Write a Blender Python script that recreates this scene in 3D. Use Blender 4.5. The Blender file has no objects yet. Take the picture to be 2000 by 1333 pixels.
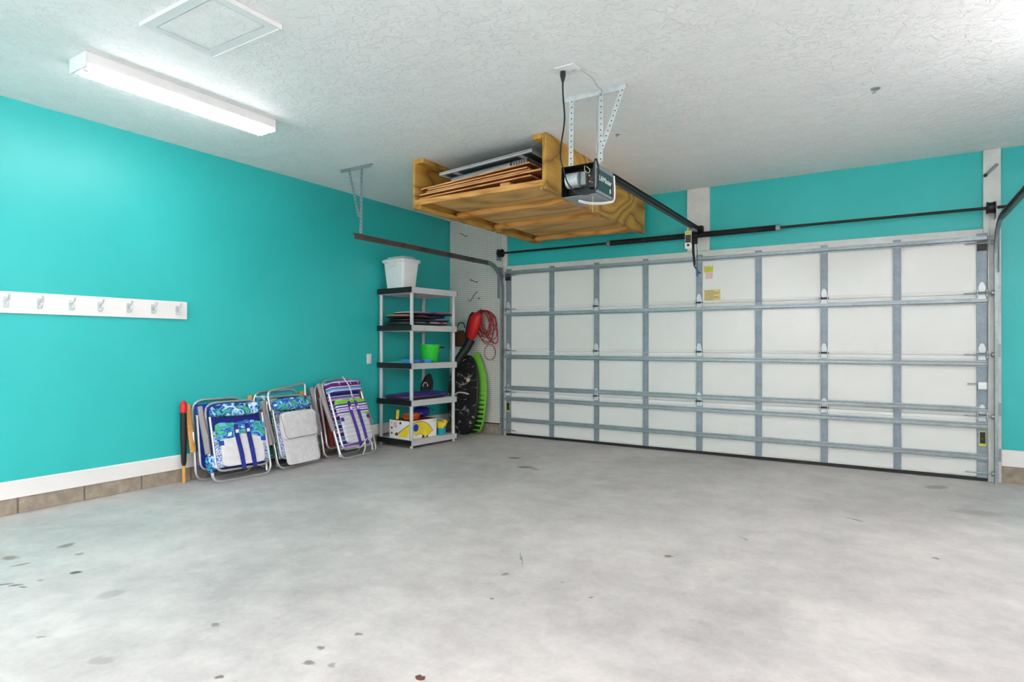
import bpy, bmesh, math, random
from mathutils import Vector, Matrix, Euler
PI = math.pi
random.seed(7)
scn = bpy.context.scene
C = scn.collection

# ------------------------------------------------------------------ camera
F_PX = 1179.84
cam_d = bpy.data.cameras.new('camera'); cam = bpy.data.objects.new('camera', cam_d); C.objects.link(cam)
cam_d.sensor_width = 36.0; cam_d.lens = F_PX / 2000 * 36.0; cam_d.clip_start = 0.02
_yaw, _pit, _rol = 0.5564, 0.0046, 0.0014
_fw = Vector((-math.sin(_yaw)*math.cos(_pit), math.cos(_yaw)*math.cos(_pit), math.sin(_pit)))
_rt = Vector((math.cos(_yaw), math.sin(_yaw), 0)); _up = _rt.cross(_fw)
_r2 = _rt*math.cos(_rol) + _up*math.sin(_rol); _u2 = -_rt*math.sin(_rol) + _up*math.cos(_rol)
cm = Matrix((_r2, _u2, -_fw)).transposed().to_4x4(); cm.translation = (4.1476, -6.5402, 1.1716)
cam.matrix_world = cm
scn.camera = cam

# ------------------------------------------------------------------ world, exposure
w = bpy.data.worlds.new('world'); scn.world = w; w.use_nodes = True
w.node_tree.nodes['Background'].inputs[0].default_value = (0.6, 0.7, 0.8, 1)
w.node_tree.nodes['Background'].inputs[1].default_value = 0.3
vs = scn.view_settings
vs.view_transform = 'Standard'; vs.look = 'None'; vs.gamma = 1.0; vs.use_curve_mapping = False
vs.exposure = 1.5
TUBE_POWER = 10.5          # radiance of the old strip light's tubes
FILL_POWER = 62.0          # radiance of the tubes in the added fill lights, all out of view

XL, XR, YF, YB, H = -0.934, 6.15, 0.03, -9.7, 2.844

# ------------------------------------------------------------------ materials
def S(r, g, b):
    f = lambda c: (c/255/12.92) if c/255 <= 0.04045 else ((c/255+0.055)/1.055)**2.4
    return (f(r), f(g), f(b), 1.0)

class NT:
    def __init__(s, name):
        s.m = bpy.data.materials.new(name); s.m.use_nodes = True
        s.t = s.m.node_tree; s.n = s.t.nodes; s.l = s.t.links
        s.b = s.n['Principled BSDF']; s.tc = s.n.new('ShaderNodeTexCoord')
    def add(s, typ, props=None, **ins):
        nd = s.n.new('ShaderNode'+typ)
        for k, v in (props or {}).items(): setattr(nd, k, v)
        for k, v in ins.items():
            k2 = int(k[1:]) if k[0] == 'i' and k[1:].isdigit() else k.replace('_', ' ')
            s.put(v, nd.inputs[k2])
        return nd
    def put(s, v, inp):
        if isinstance(v, bpy.types.NodeSocket): s.l.new(v, inp)
        elif isinstance(v, bpy.types.Node): s.l.new(v.outputs[0], inp)
        else: inp.default_value = v
    def math(s, op, a, b=0.0, c=0.0, clamp=False):
        nd = s.n.new('ShaderNodeMath'); nd.operation = op; nd.use_clamp = clamp
        s.put(a, nd.inputs[0]); s.put(b, nd.inputs[1]); s.put(c, nd.inputs[2]); return nd.outputs[0]
    def ramp(s, fac, stops, interp='LINEAR'):
        nd = s.n.new('ShaderNodeValToRGB'); cr = nd.color_ramp; cr.interpolation = interp
        while len(cr.elements) < len(stops): cr.elements.new(0.5)
        for e, (p, c) in zip(cr.elements, stops): e.position = p; e.color = c
        s.put(fac, nd.inputs[0]); return nd.outputs[0]
    def mix(s, fac, a, b, mode='MIX'):
        nd = s.n.new('ShaderNodeMix'); nd.data_type = 'RGBA'; nd.blend_type = mode
        s.put(fac, nd.inputs[0]); s.put(a, nd.inputs[6]); s.put(b, nd.inputs[7]); return nd.outputs[2]
    def noise(s, scale, detail=3.0, rough=0.55, dist=0.0, vec=None):
        nd = s.add('TexNoise', Scale=scale, Detail=detail, Roughness=rough, Distortion=dist)
        s.l.new(vec if vec is not None else s.tc.outputs['Object'], nd.inputs['Vector']); return nd.outputs[0]
    def mapped(s, loc=(0,0,0), rot=(0,0,0), scale=(1,1,1), src=None):
        nd = s.n.new('ShaderNodeMapping'); nd.inputs[1].default_value = loc; nd.inputs[2].default_value = rot; nd.inputs[3].default_value = scale
        s.l.new(src if src is not None else s.tc.outputs['Object'], nd.inputs[0]); return nd.outputs[0]
    def bump(s, height, strength=0.3, dist=0.01):
        nd = s.add('Bump', Strength=strength, Distance=dist, Height=height)
        s.l.new(nd.outputs[0], s.b.inputs['Normal']); return nd
    def done(s, col=None, rough=0.5, metal=0.0, spec=0.5):
        if col is not None: s.put(col, s.b.inputs['Base Color'])
        s.put(rough, s.b.inputs['Roughness']); s.put(metal, s.b.inputs['Metallic'])
        s.b.inputs['Specular IOR Level'].default_value = spec
        return s.m

def plain(name, col, rough=0.5, metal=0.0, vary=0.06, scale=14.0, spec=0.5, bump=0.0, bscale=120.0):
    t = NT(name)
    n = t.noise(scale, 4)
    lo = tuple(max(0, c*(1-vary*2)) for c in col[:3]) + (1,); hi = tuple(min(1, c*(1+vary*2)) for c in col[:3]) + (1,)
    colr = t.ramp(n, [(0.25, lo), (0.75, hi)])
    if bump: t.bump(t.noise(bscale, 2), bump, 0.002)
    return t.done(colr, rough, metal, spec)

MT = {}
def teal_paint():
    t = NT('teal_paint')
    n = t.noise(1.3, 3)
    c = t.ramp(n, [(0.3, S(40, 180, 178)), (0.7, S(46, 186, 184))])
    t.bump(t.noise(160, 3), 0.12, 0.002)
    return t.done(c, 0.42, 0, 0.5)
MT['teal'] = teal_paint()
def ceiling_paint():
    t = NT('knockdown_ceiling_paint')
    wob = t.noise(6, 2)
    n1 = t.noise(17, 5, 0.6, 0.6)
    k = t.ramp(n1, [(0.44, (0,0,0,1)), (0.53, (1,1,1,1))])
    n2 = t.noise(75, 3)
    hgt = t.math('ADD', k, t.math('MULTIPLY', n2, 0.35))
    t.bump(hgt, 0.6, 0.0055)
    c = t.ramp(wob, [(0.3, S(238, 241, 240)), (0.7, S(243, 246, 245))])
    return t.done(c, 0.6, 0, 0.4)
MT['ceiling'] = ceiling_paint()
MT['trim'] = plain('white_trim_paint', S(232, 231, 228), 0.42, vary=0.02, scale=3, bump=0.05)
MT['jamb'] = plain('scuffed_white_lumber', S(214, 216, 212), 0.55, vary=0.06, scale=9, bump=0.1)
MT['white_plastic'] = plain('white_plastic', S(236, 238, 238), 0.35, vary=0.01)
MT['white_metal'] = plain('white_enamel', S(238, 240, 240), 0.35, vary=0.01)
MT['door_white'] = plain('white_door_skin', S(228, 230, 226), 0.24, vary=0.015, scale=2.5)
MT['black'] = plain('black_plastic', S(20, 20, 22), 0.5, vary=0.1)
MT['black_metal'] = plain('black_steel', S(30, 27, 27), 0.45, 0.3, vary=0.15)
MT['spring'] = plain('black_spring_steel', S(26, 23, 23), 0.5, 0.3, vary=0.2, scale=60)
MT['grey_plastic'] = plain('grey_plastic', S(196, 200, 200), 0.45, vary=0.02)
MT['alu'] = plain('aluminium_tube', S(205, 206, 208), 0.32, 0.75, vary=0.03)
MT['arm_grey'] = plain('grey_armrest_plastic', S(158, 150, 152), 0.5, vary=0.04)
MT['wood_arm'] = plain('varnished_wood_armrest', S(214, 158, 84), 0.4, vary=0.1, scale=30)
MT['navy'] = plain('navy_fabric', S(24, 40, 130), 0.8, vary=0.12, scale=40)
MT['royal'] = plain('royal_blue_fabric', S(20, 62, 170), 0.8, vary=0.12, scale=40)
MT['white_fabric'] = plain('white_fabric', S(222, 222, 224), 0.85, vary=0.05, scale=25, bump=0.15)
MT['silver_fabric'] = plain('silver_mesh_fabric', S(188, 198, 204), 0.7, vary=0.05, scale=60)
MT['red'] = plain('red_plastic', S(196, 22, 22), 0.4, vary=0.08)
MT['red_cord'] = plain('red_cord_sheath', S(150, 24, 32), 0.45, vary=0.05)
MT['maroon'] = plain('dark_red_fabric', S(120, 34, 34), 0.8, vary=0.12, scale=40)
MT['purple'] = plain('purple_foam', S(78, 40, 150), 0.35, vary=0.15, scale=9)
MT['green'] = plain('green_plastic', S(40, 200, 50), 0.35, vary=0.02)
MT['blue_plastic'] = plain('light_blue_plastic', S(56, 150, 225), 0.35, vary=0.03)
MT['orange'] = plain('orange_plastic', S(240, 130, 30), 0.4, vary=0.05)
MT['yellow'] = plain('yellow_plastic', S(240, 215, 50), 0.4, vary=0.03)
MT['tealtoy'] = plain('turquoise_plastic', S(30, 160, 180), 0.4, vary=0.03)
MT['brown'] = plain('brown_leather', S(92, 54, 30), 0.6, vary=0.15, scale=30)
MT['cream'] = plain('cream_cord', S(225, 215, 180), 0.6, vary=0.03)
MT['wire_grey'] = plain('grey_wire_sheath', S(170, 170, 166), 0.5)
MT['bluebag'] = plain('indigo_fabric', S(45, 40, 150), 0.75, vary=0.15, scale=30)
MT['dark_green'] = plain('dark_green_panel', S(18, 70, 70), 0.4, vary=0.05)
MT['grey_metal'] = plain('grey_painted_steel', S(140, 150, 152), 0.45, 0.2, vary=0.05)
MT['foil'] = plain('grey_foam_roll', S(168, 176, 182), 0.4, 0.2, vary=0.05, scale=8)
MT['dark_foam'] = plain('dark_grey_board_face', S(70, 74, 76), 0.6, vary=0.08)
MT['blue_handle'] = plain('blue_handle', S(40, 90, 170), 0.5)
MT['stick_y'] = plain('yellow_green_sticker', S(200, 205, 60), 0.5, vary=0.12, scale=90)
MT['stick_p'] = plain('pink_sticker', S(225, 190, 195), 0.5, vary=0.08, scale=90)
MT['stick_t'] = plain('tan_sticker', S(226, 206, 140), 0.5, vary=0.03, scale=90)
MT['ink'] = plain('printed_ink', S(70, 62, 40), 0.6)
MT['leaf'] = plain('dry_leaf', S(96, 62, 48), 0.8, vary=0.2, scale=80)

def galvanized(name, col, rough=0.42, metal=0.55):
    t = NT(name)
    v = t.add('TexVoronoi', Scale=45.0); t.l.new(t.tc.outputs['Object'], v.inputs['Vector'])
    n = t.noise(7, 4)
    f = t.math('ADD', t.math('MULTIPLY', v.outputs['Color'], 0.35), t.math('MULTIPLY', n, 0.65))
    c = t.ramp(f, [(0.2, tuple(x*0.78 for x in col[:3])+(1,)), (0.8, tuple(min(1, x*1.2) for x in col[:3])+(1,))])
    return t.done(c, rough, metal)
MT['galv'] = galvanized('galvanized_steel', S(152, 163, 167))
MT['galv_blue'] = galvanized('galvanized_stile_steel', S(134, 148, 157), 0.5, 0.3)
MT['galv_light'] = galvanized('bright_galvanized_steel', S(205, 212, 214), 0.45, 0.4)
def track_steel():
    t = NT('weathered_track_steel')
    n = t.noise(5, 5)
    c = t.ramp(n, [(0.35, S(92, 88, 90)), (0.5, S(120, 104, 100)), (0.65, S(100, 98, 102))])
    return t.done(c, 0.4, 0.6)
MT['track'] = track_steel()

def wood(name, dark, light, scale=6.0, axis='X', rings=9.0, rough=0.6, stretch=0.28):
    t = NT(name)
    sc = {'X': (stretch, 1, 1), 'Y': (1, stretch, 1), 'Z': (1, 1, stretch)}[axis]
    mp = t.mapped(scale=sc)
    n = t.noise(scale, 1.5, 0.45, 0.25, vec=mp)
    ring_ = t.math('PINGPONG', t.math('MULTIPLY', n, rings*2), 1.0)
    ring_ = t.math('POWER', ring_, 0.6)
    fib = t.noise(70, 4, 0.6, vec=t.mapped(scale=tuple(0.06 if c_ != 1 else 1 for c_ in sc)))
    f = t.math('ADD', t.math('MULTIPLY', ring_, 0.62), t.math('MULTIPLY', fib, 0.45))
    c = t.ramp(f, [(0.15, dark), (0.5, tuple(a*.4+b*.6 for a, b in zip(dark, light))), (0.85, light)])
    # knots
    v = t.add('TexVoronoi', Scale=1.9); t.l.new(mp, v.inputs['Vector'])
    kn = t.ramp(v.outputs['Distance'], [(0.03, (1,1,1,1)), (0.075, (0,0,0,1))])
    c = t.mix(t.math('MULTIPLY', kn, 0.75), c, tuple(x*.45 for x in dark[:3])+(1,))
    t.bump(fib, 0.1, 0.001)
    return t.done(c, rough, 0, 0.35)
MT['pine_y'] = wood('treated_pine_board', S(112, 72, 24), S(208, 162, 76), 2.6, 'Y', 9.0, stretch=.4)
MT['pine_x'] = wood('pine_joist', S(164, 100, 40), S(226, 168, 92), 5.0, 'X', 5.0)
MT['ply'] = wood('plywood_sheet', S(150, 102, 46), S(218, 172, 100), 2.2, 'X', 6.0)
MT['ply_edge'] = wood('plywood_offcut', S(178, 112, 60), S(226, 168, 110), 7.0, 'X', 4.0)
MT['ply_dark'] = wood('reddish_plywood', S(110, 58, 36), S(180, 108, 66), 4.0, 'X', 4.0)

def concrete_floor():
    t = NT('polished_concrete_floor')
    base = t.noise(0.8, 5, 0.6, 0.0)
    mid = t.noise(5.5, 8, 0.72, 0.15)
    fine = t.noise(38, 4, 0.6)
    f = t.math('ADD', t.math('MULTIPLY', base, 0.5), t.math('ADD', t.math('MULTIPLY', mid, 0.4), t.math('MULTIPLY', fine, 0.1)))
    c = t.ramp(f, [(0.36, S(164, 160, 158)), (0.48, S(189, 185, 183)), (0.60, S(210, 205, 202))])
    # scuffed grey patches
    pn = t.noise(1.3, 8, 0.72, 0.2, vec=t.mapped(loc=(3.1, 1.7, 0), scale=(1, 0.7, 1)))
    pm = t.ramp(pn, [(0.54, (0,0,0,1)), (0.72, (1,1,1,1))])
    c = t.mix(t.math('MULTIPLY', pm, 0.42), c, S(142, 141, 139))
    # sparse specks
    v = t.add('TexVoronoi', Scale=5.0, Randomness=1.0); t.l.new(t.tc.outputs['Object'], v.inputs['Vector'])
    sep = t.add('SeparateColor'); t.l.new(v.outputs['Color'], sep.inputs[0])
    rad = t.math('MULTIPLY', t.math('SUBTRACT', sep.outputs[0], 0.55, clamp=True), 0.16)
    sp = t.math('LESS_THAN', t.math('ADD', v.outputs['Distance'], t.math('MULTIPLY', fine, 0.03)), rad)
    c = t.mix(t.math('MULTIPLY', sp, 0.4), c, S(104, 98, 90))
    # individual stains: x, y, half length, half width, turn, strength, brownness
    ST = [(.112,-4.925,.05,.035,1.7,.75,1),(.336,-4.956,.03,.018,.6,.6,1),(.081,-5.182,.05,.03,.3,.7,1),(.258,-5.197,.045,.018,1.2,.6,1),
          (.626,-5.092,.028,.014,.9,.95,0),(1.07,-5.133,.05,.06,.4,.3,0),(.566,-5.323,.03,.012,.8,.8,0),(.506,-5.353,.045,.012,1.0,.85,0),(.623,-5.309,.02,.01,.3,.8,0),
          (.595,-5.23,.02,.012,.2,.5,0),(.896,-1.259,.07,.05,.2,.7,0),(1.229,-1.595,.09,.06,.4,.7,0),(1.349,-1.63,.05,.03,0,.6,0),(3.117,-3.249,.025,.02,.5,.9,1),
          (2.495,-3.945,.015,.03,0,.6,0),(2.449,-3.706,.11,.004,2.16,.7,0),(4.486,-.488,.11,.06,.9,.55,1),(3.967,-1.902,.07,.012,2.6,.6,0),(4.67,-1.258,.16,.08,.2,.3,0),
          (4.372,-2.508,.014,.014,0,.8,0),(1.767,-5.054,.016,.016,0,.6,0),(2.334,-4.793,.022,.016,.5,.7,0),(2.291,-4.951,.016,.014,0,.7,0),(2.345,-5.044,.022,.018,.4,.7,0),
          (2.153,-5.281,.014,.012,0,.8,0),(1.281,-5.482,.022,.012,.7,.5,0),(3.407,-2.704,.05,.01,2.4,.5,0),(2.43,-5.012,.02,.015,0,.5,0),(1.682,-5.438,.05,.03,.4,.3,0),
          (2.601,-4.228,.014,.012,0,.6,0),(2.985,-3.974,.012,.01,0,.7,0)]
    dn = t.add('TexNoise', Scale=22.0, Detail=3.0); t.l.new(t.tc.outputs['Object'], dn.inputs['Vector'])
    off = t.add('VectorMath', {'operation': 'MULTIPLY_ADD'}); t.l.new(dn.outputs['Color'], off.inputs[0]); off.inputs[1].default_value = (.05, .05, 0)
    t.l.new(t.tc.outputs['Object'], off.inputs[2])
    acc = {0: None, 1: None}
    for (x, y, a, b, r, s_, br) in ST:
        mp = t.n.new('ShaderNodeMapping'); mp.vector_type = 'TEXTURE'
        mp.inputs[1].default_value = (x+.025, y+.025, 0); mp.inputs[2].default_value = (0, 0, r); mp.inputs[3].default_value = (a, b, 1)
        t.l.new(off.outputs[0], mp.inputs[0])
        ln = t.add('VectorMath', {'operation': 'LENGTH'}); t.l.new(mp.outputs[0], ln.inputs[0])
        mr = t.add('MapRange', Value=ln.outputs['Value']); mr.inputs[1].default_value = 0.7; mr.inputs[2].default_value = 1.15; mr.inputs[3].default_value = s_; mr.inputs[4].default_value = 0
        acc[br] = mr.outputs[0] if acc[br] is None else t.math('MAXIMUM', acc[br], mr.outputs[0])
    c = t.mix(acc[0], c, S(84, 80, 76)); c = t.mix(acc[1], c, S(120, 102, 80))
    t.bump(t.math('ADD', fine, t.math('MULTIPLY', mid, 2.0)), 0.06, 0.004)
    r = t.ramp(mid, [(0.3, (.42,.42,.42,1)), (0.7, (.62,.62,.62,1))])
    return t.done(c, r, 0, 0.4)
MT['floor'] = concrete_floor()
MT['mortar'] = plain('grey_mortar', S(122, 114, 102), 0.9, vary=0.12, scale=20)
MT['block'] = plain('grey_concrete_block', S(150, 140, 124), 0.85, vary=0.16, scale=16, bump=0.5, bscale=70)

def peg():
    t = NT('perforated_hardboard')
    sp = t.add('SeparateXYZ'); t.l.new(t.tc.outputs['Object'], sp.inputs[0])
    P = 0.0254
    fx = t.math('SUBTRACT', t.math('FRACT', t.math('DIVIDE', sp.outputs[0], P)), 0.5)
    fz = t.math('SUBTRACT', t.math('FRACT', t.math('DIVIDE', sp.outputs[2], P)), 0.5)
    d = t.math('SQRT', t.math('ADD', t.math('MULTIPLY', fx, fx), t.math('MULTIPLY', fz, fz)))
    hole = t.math('LESS_THAN', d, 0.2)
    c = t.mix(hole, S(222, 222, 216), S(48, 52, 50))
    t.bump(t.math('SUBTRACT', 1.0, hole), 0.3, 0.003)
    return t.done(c, 0.5)
MT['peg'] = peg()

def floral(name, seed, cols, scale=9.0):
    t = NT(name)
    mp = t.mapped(loc=(seed, seed*1.7, 0), scale=(1, 1, 1.7))
    n = t.noise(scale, 3, 0.6, 1.4, vec=mp)
    k = len(cols); st = [(0.28 + 0.46*i/k if i else 0.0, c) for i, c in enumerate(cols)]
    return t.done(t.ramp(n, st, 'CONSTANT'), 0.8)
NV, RB, TQ, LB, WH, GN = S(22,34,120), S(24,80,180), S(40,160,180), S(96,180,226), S(226,232,236), S(70,170,90)
MT['floral_a'] = floral('blue_tropical_print', 1.3, [NV, RB, LB, WH, LB, NV, TQ, GN, LB, RB], 5.0)
MT['floral_b'] = floral('turquoise_leaf_print', 4.1, [S(14,70,110), TQ, GN, LB, RB, TQ, WH, RB], 5.5)
MT['floral_c'] = floral('blue_white_speckle_print', 7.7, [NV, WH, RB, WH, GN, NV, LB], 14)
def stripes(name, cols, period, axis=2, off=0.0):
    t = NT(name)
    sp = t.add('SeparateXYZ'); t.l.new(t.tc.outputs['Object'], sp.inputs[0])
    f = t.math('FRACT', t.math('ADD', t.math('DIVIDE', sp.outputs[axis], period), off))
    st = []; x = 0
    for wd, c in cols: st.append((x, c)); x += wd
    return t.done(t.ramp(f, st, 'CONSTANT'), 0.8)
PU, LV, WHI, LG, DP = S(70,40,150), S(176,150,214), S(232,232,240), S(130,205,60), S(110,20,110)
MT['stripe_a'] = stripes('purple_stripe_print', [(.10,PU),(.06,WHI),(.12,LB),(.05,PU),(.06,WHI),(.16,DP),(.08,PU),(.05,WHI),(.1,LV),(.06,PU),(.06,WHI),(.10,NV)], 0.17)
MT['stripe_b'] = stripes('lime_purple_stripe_print', [(.28,LG),(.08,WHI),(.10,PU),(.06,WHI),(.14,LV),(.06,WHI),(.08,NV),(.10,WHI),(.1,PU)], 0.15, 2, 0.3)
MT['stripe_c'] = stripes('white_silver_stripe_print', [(.3,S(214,218,222)),(.2,S(196,204,212)),(.2,S(224,226,228)),(.3,S(202,210,216))], 0.09)
MT['maroon_stripe'] = stripes('brown_red_stripe_print', [(.3,S(120,40,36)),(.15,S(170,120,90)),(.25,S(90,36,40)),(.3,S(140,60,50))], 0.12, 0)
MT['kb_print'] = floral('black_white_splatter_print', 2.2, [S(14,14,16), S(16,16,18), S(14,14,16), S(20,20,20), S(18,18,18), S(150,146,138), S(15,15,16)], 9)
def green_deck():
    t = NT('lime_green_deck_print')
    sp = t.add('SeparateXYZ'); t.l.new(t.tc.outputs['Object'], sp.inputs[0])
    f = t.math('LESS_THAN', t.math('FRACT', t.math('DIVIDE', sp.outputs[2], .062)), t.math('MULTIPLY', t.math('SUBTRACT', .60, sp.outputs[2]), 1.3))
    return t.done(t.mix(f, S(112, 196, 62), S(20, 42, 26)), 0.4)
MT['gb_print'] = green_deck()
MT['lime'] = plain('lime_foam', S(104, 178, 58), 0.5, vary=0.06)
def deck(name, cols, axis=1, L=0.9):
    t = NT(name)
    sp = t.add('SeparateXYZ'); t.l.new(t.tc.outputs['Object'], sp.inputs[0])
    f = t.math('ADD', t.math('DIVIDE', sp.outputs[axis], L), 0.5)
    f = t.math('ADD', f, t.math('MULTIPLY', t.math('SUBTRACT', t.noise(14, 3), 0.5), 0.22))
    k = len(cols)
    return t.done(t.ramp(f, [(i/k, c) for i, c in enumerate(cols)], 'CONSTANT'), 0.4)
BK = S(16,15,20)
MT['deck_a'] = deck('pink_purple_deck_print', [S(200,190,226), S(206,130,196), S(190,110,180), S(90,50,150), S(190,90,190), S(210,70,90), S(220,200,170), BK])
MT['deck_b'] = deck('black_orange_deck_print', [S(220,150,80), BK, S(130,100,100), BK, S(60,40,50), BK, BK])
MT['deck_c'] = deck('black_blue_deck_print', [BK, S(40,40,60), BK, S(30,36,50), S(90,180,215), S(90,180,215), BK])
MT['deck_d'] = deck('navy_red_white_deck_print', [S(30,34,56), S(70,70,100), S(120,130,160), S(28,30,60), S(210,205,205), S(200,60,70), S(220,180,180), S(190,40,50)])
MT['deck_e'] = deck('violet_deck_print', [S(60,24,110), S(110,30,130), S(80,50,160), S(50,36,130), S(96,60,180), S(60,40,150)])

def emitter(name, strength):
    m = bpy.data.materials.new(name); m.use_nodes = True
    b = m.node_tree.nodes['Principled BSDF']
    b.inputs['Base Color'].default_value = (1, 1, 1, 1)
    b.inputs['Emission Color'].default_value = (1.0, 0.93, 0.955, 1)
    b.inputs['Emission Strength'].default_value = strength
    return m
MT['tube'] = emitter('glowing_fluorescent_tube', TUBE_POWER)

# ------------------------------------------------------------------ mesh builder
class MB:
    def __init__(s): s.bm = bmesh.new()
    def box(s, x0, x1, y0, y1, z0, z1, rot=None, org=None):
        vs_ = [Vector((x, y, z)) for z in (z0, z1) for y in (y0, y1) for x in (x0, x1)]
        if rot is not None:
            o = Vector(org) if org is not None else Vector(((x0+x1)/2, (y0+y1)/2, (z0+z1)/2))
            R_ = rot if isinstance(rot, Matrix) else Euler(rot).to_matrix()
            vs_ = [o + R_ @ (v-o) for v in vs_]
        v = [s.bm.verts.new(p) for p in vs_]
        for f in ((0,2,3,1),(4,5,7,6),(0,1,5,4),(2,6,7,3),(0,4,6,2),(1,3,7,5)): s.bm.faces.new([v[i] for i in f])
        return s
    def loft(s, rings, cap=True, closed=False):
        R_ = [[s.bm.verts.new(p) for p in r] for r in rings]
        n = len(R_[0]); m = len(R_)
        for i in range(m if closed else m-1):
            a, b = R_[i], R_[(i+1) % m]
            for j in range(n): s.bm.faces.new((a[j], a[(j+1) % n], b[(j+1) % n], b[j]))
        if cap and not closed:
            s.bm.faces.new(list(reversed(R_[0]))); s.bm.faces.new(R_[-1])
        return s
    def tube(s, pts, r, seg=8, closed=False, flat=1.0):
        pts = [Vector(p) for p in pts]; n = len(pts); rings = []
        def tan(i):
            if closed: return (pts[(i+1) % n]-pts[i-1]).normalized()
            a = pts[max(i-1, 0)]; b = pts[min(i+1, n-1)]; return (b-a).normalized()
        t0 = tan(0); nr = t0.orthogonal().normalized()
        for i in range(n):
            t1 = tan(i); q = t0.rotation_difference(t1); nr = (q @ nr); nr = (nr - t1*nr.dot(t1)).normalized(); t0 = t1
            b = t1.cross(nr); rr = r[i] if isinstance(r, (list, tuple)) else r
            rings.append([pts[i] + nr*(rr*math.cos(2*PI*k/seg)) + b*(rr*flat*math.sin(2*PI*k/seg)) for k in range(seg)])
        return s.loft(rings, True, closed)
    def sweep(s, pts, poly, bin_):
        pts = [Vector(p) for p in pts]; B = Vector(bin_).normalized(); rings = []
        for i, p in enumerate(pts):
            t = (pts[min(i+1, len(pts)-1)]-pts[max(i-1, 0)]).normalized(); N = B.cross(t).normalized()
            rings.append([p + N*a + B*b for a, b in poly])
        return s.loft(rings)
    def prism(s, poly, axis, lo, hi):
        def mk(a, b, h): return {'x': (h, a, b), 'y': (a, h, b), 'z': (a, b, h)}[axis]
        return s.loft([[Vector(mk(a, b, lo)) for a, b in poly], [Vector(mk(a, b, hi)) for a, b in poly]])
    def lathe(s, prof, c=(0,0,0), axis='z', seg=24):
        c = Vector(c); rings = []
        for r, h in prof:
            ring = []
            for k in range(seg):
                a = 2*PI*k/seg; u, v = r*math.cos(a), r*math.sin(a)
                ring.append(c + Vector({'z': (u, v, h), 'x': (h, u, v), 'y': (u, h, v)}[axis]))
            rings.append(ring)
        return s.loft(rings)
    def sup(s, c, size, e1=0.5, e2=0.5, nu=20, nv=10, fn=None):
        c = Vector(c); sg = lambda x, e: math.copysign(abs(x)**e, x); rings = []
        for i in range(nv+1):
            ph = -PI/2 + PI*i/nv; ph = max(-PI/2+0.02, min(PI/2-0.02, ph)); ring = []
            for j in range(nu):
                th = 2*PI*j/nu
                p = Vector((sg(math.cos(ph), e1)*sg(math.cos(th), e2)*size[0]/2, sg(math.cos(ph), e1)*sg(math.sin(th), e2)*size[1]/2, sg(math.sin(ph), e1)*size[2]/2))
                if fn: p = fn(p)
                ring.append(c+p)
            rings.append(ring)
        return s.loft(rings)
    def xform(s, M_):
        bmesh.ops.transform(s.bm, matrix=M_, verts=s.bm.verts); return s
    def mesh(s, name, mat, bevel=0.0, smooth=True, seg=2):
        bm = s.bm
        if bevel:
            bmesh.ops.bevel(bm, geom=[e for e in bm.edges if len(e.link_faces) == 2 and e.calc_face_angle(0) > 0.6], offset=bevel, segments=seg, affect='EDGES', profile=0.5, clamp_overlap=True)
        bmesh.ops.recalc_face_normals(bm, faces=bm.faces)
        me = bpy.data.meshes.new(name); bm.to_mesh(me); bm.free()
        me.materials.append(MT[mat] if isinstance(mat, str) else mat)
        if smooth:
            me.polygons.foreach_set('use_smooth', [True]*len(me.polygons)); me.set_sharp_from_angle(angle=math.radians(38))
        return me
    def out(s, name, mat, parent=None, bevel=0.0, smooth=True, seg=2, world=True):
        if parent is not None and world:
            s.xform(WM[parent.name].inverted())
        return obj(name, s.mesh(name, mat, bevel, smooth, seg), parent)
WM = {}
def obj(name, me, parent=None):
    o = bpy.data.objects.new(name, me); C.objects.link(o)
    if parent is not None: o.parent = parent; WM[o.name] = WM[parent.name].copy()
    else: WM[o.name] = Matrix.Identity(4)
    return o
def tag(o, label=None, cat=None, group=None, kind=None):
    if label: o['label'] = label
    if cat: o['category'] = cat
    if group: o['group'] = group
    if kind: o['kind'] = kind
    return o
def thing(name, label, cat, loc=(0,0,0), rot=(0,0,0), group=None, kind=None):
    o = bpy.data.objects.new(name, None); C.objects.link(o); o.location = loc; o.rotation_euler = rot; o.empty_display_size = 0.1
    WM[o.name] = Matrix.Translation(loc) @ Euler(rot).to_matrix().to_4x4()
    return tag(o, label, cat, group, kind)
def struct(name, mb, mat, label=None, **k):
    return tag(mb.out(name, mat, None, **k), label, None, None, 'structure')
def fillet(pts, r, n=6, closed=False):
    pts = [Vector(p) for p in pts]; out = []
    N = len(pts)
    for i, p in enumerate(pts):
        if not closed and i in (0, N-1): out.append(p); continue
        a = pts[i-1]; b = pts[(i+1) % N]
        da = (a-p); db = (b-p); rr = min(r, da.length*0.49, db.length*0.49)
        A = p+da.normalized()*rr; B = p+db.normalized()*rr
        for k in range(n+1):
            u = k/n; out.append(A*(1-u)**2 + p*2*u*(1-u) + B*u*u)
    return out
def smoothpts(pts, n=6):
    P = [Vector(p) for p in pts]; out = []
    for i in range(len(P)-1):
        p0 = P[max(i-1, 0)]; p1 = P[i]; p2 = P[i+1]; p3 = P[min(i+2, len(P)-1)]
        for k in range(n):
            t = k/n
            out.append(0.5*((2*p1)+(p2-p0)*t+(2*p0-5*p1+4*p2-p3)*t*t+(-p0+3*p1-3*p2+p3)*t**3))
    out.append(P[-1]); return out
def text_mesh(body, size, depth=0.0008):
    cu = bpy.data.curves.new('t', 'FONT'); cu.body = body; cu.size = size; cu.extrude = depth; cu.shear = 0.2; cu.align_x = 'CENTER'; cu.align_y = 'CENTER'
    to = bpy.data.objects.new('t', cu); C.objects.link(to)
    dg = bpy.context.evaluated_depsgraph_get(); me = bpy.data.meshes.new_from_object(to.evaluated_get(dg))
    bpy.data.objects.remove(to); bpy.data.curves.remove(cu); return me

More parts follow.
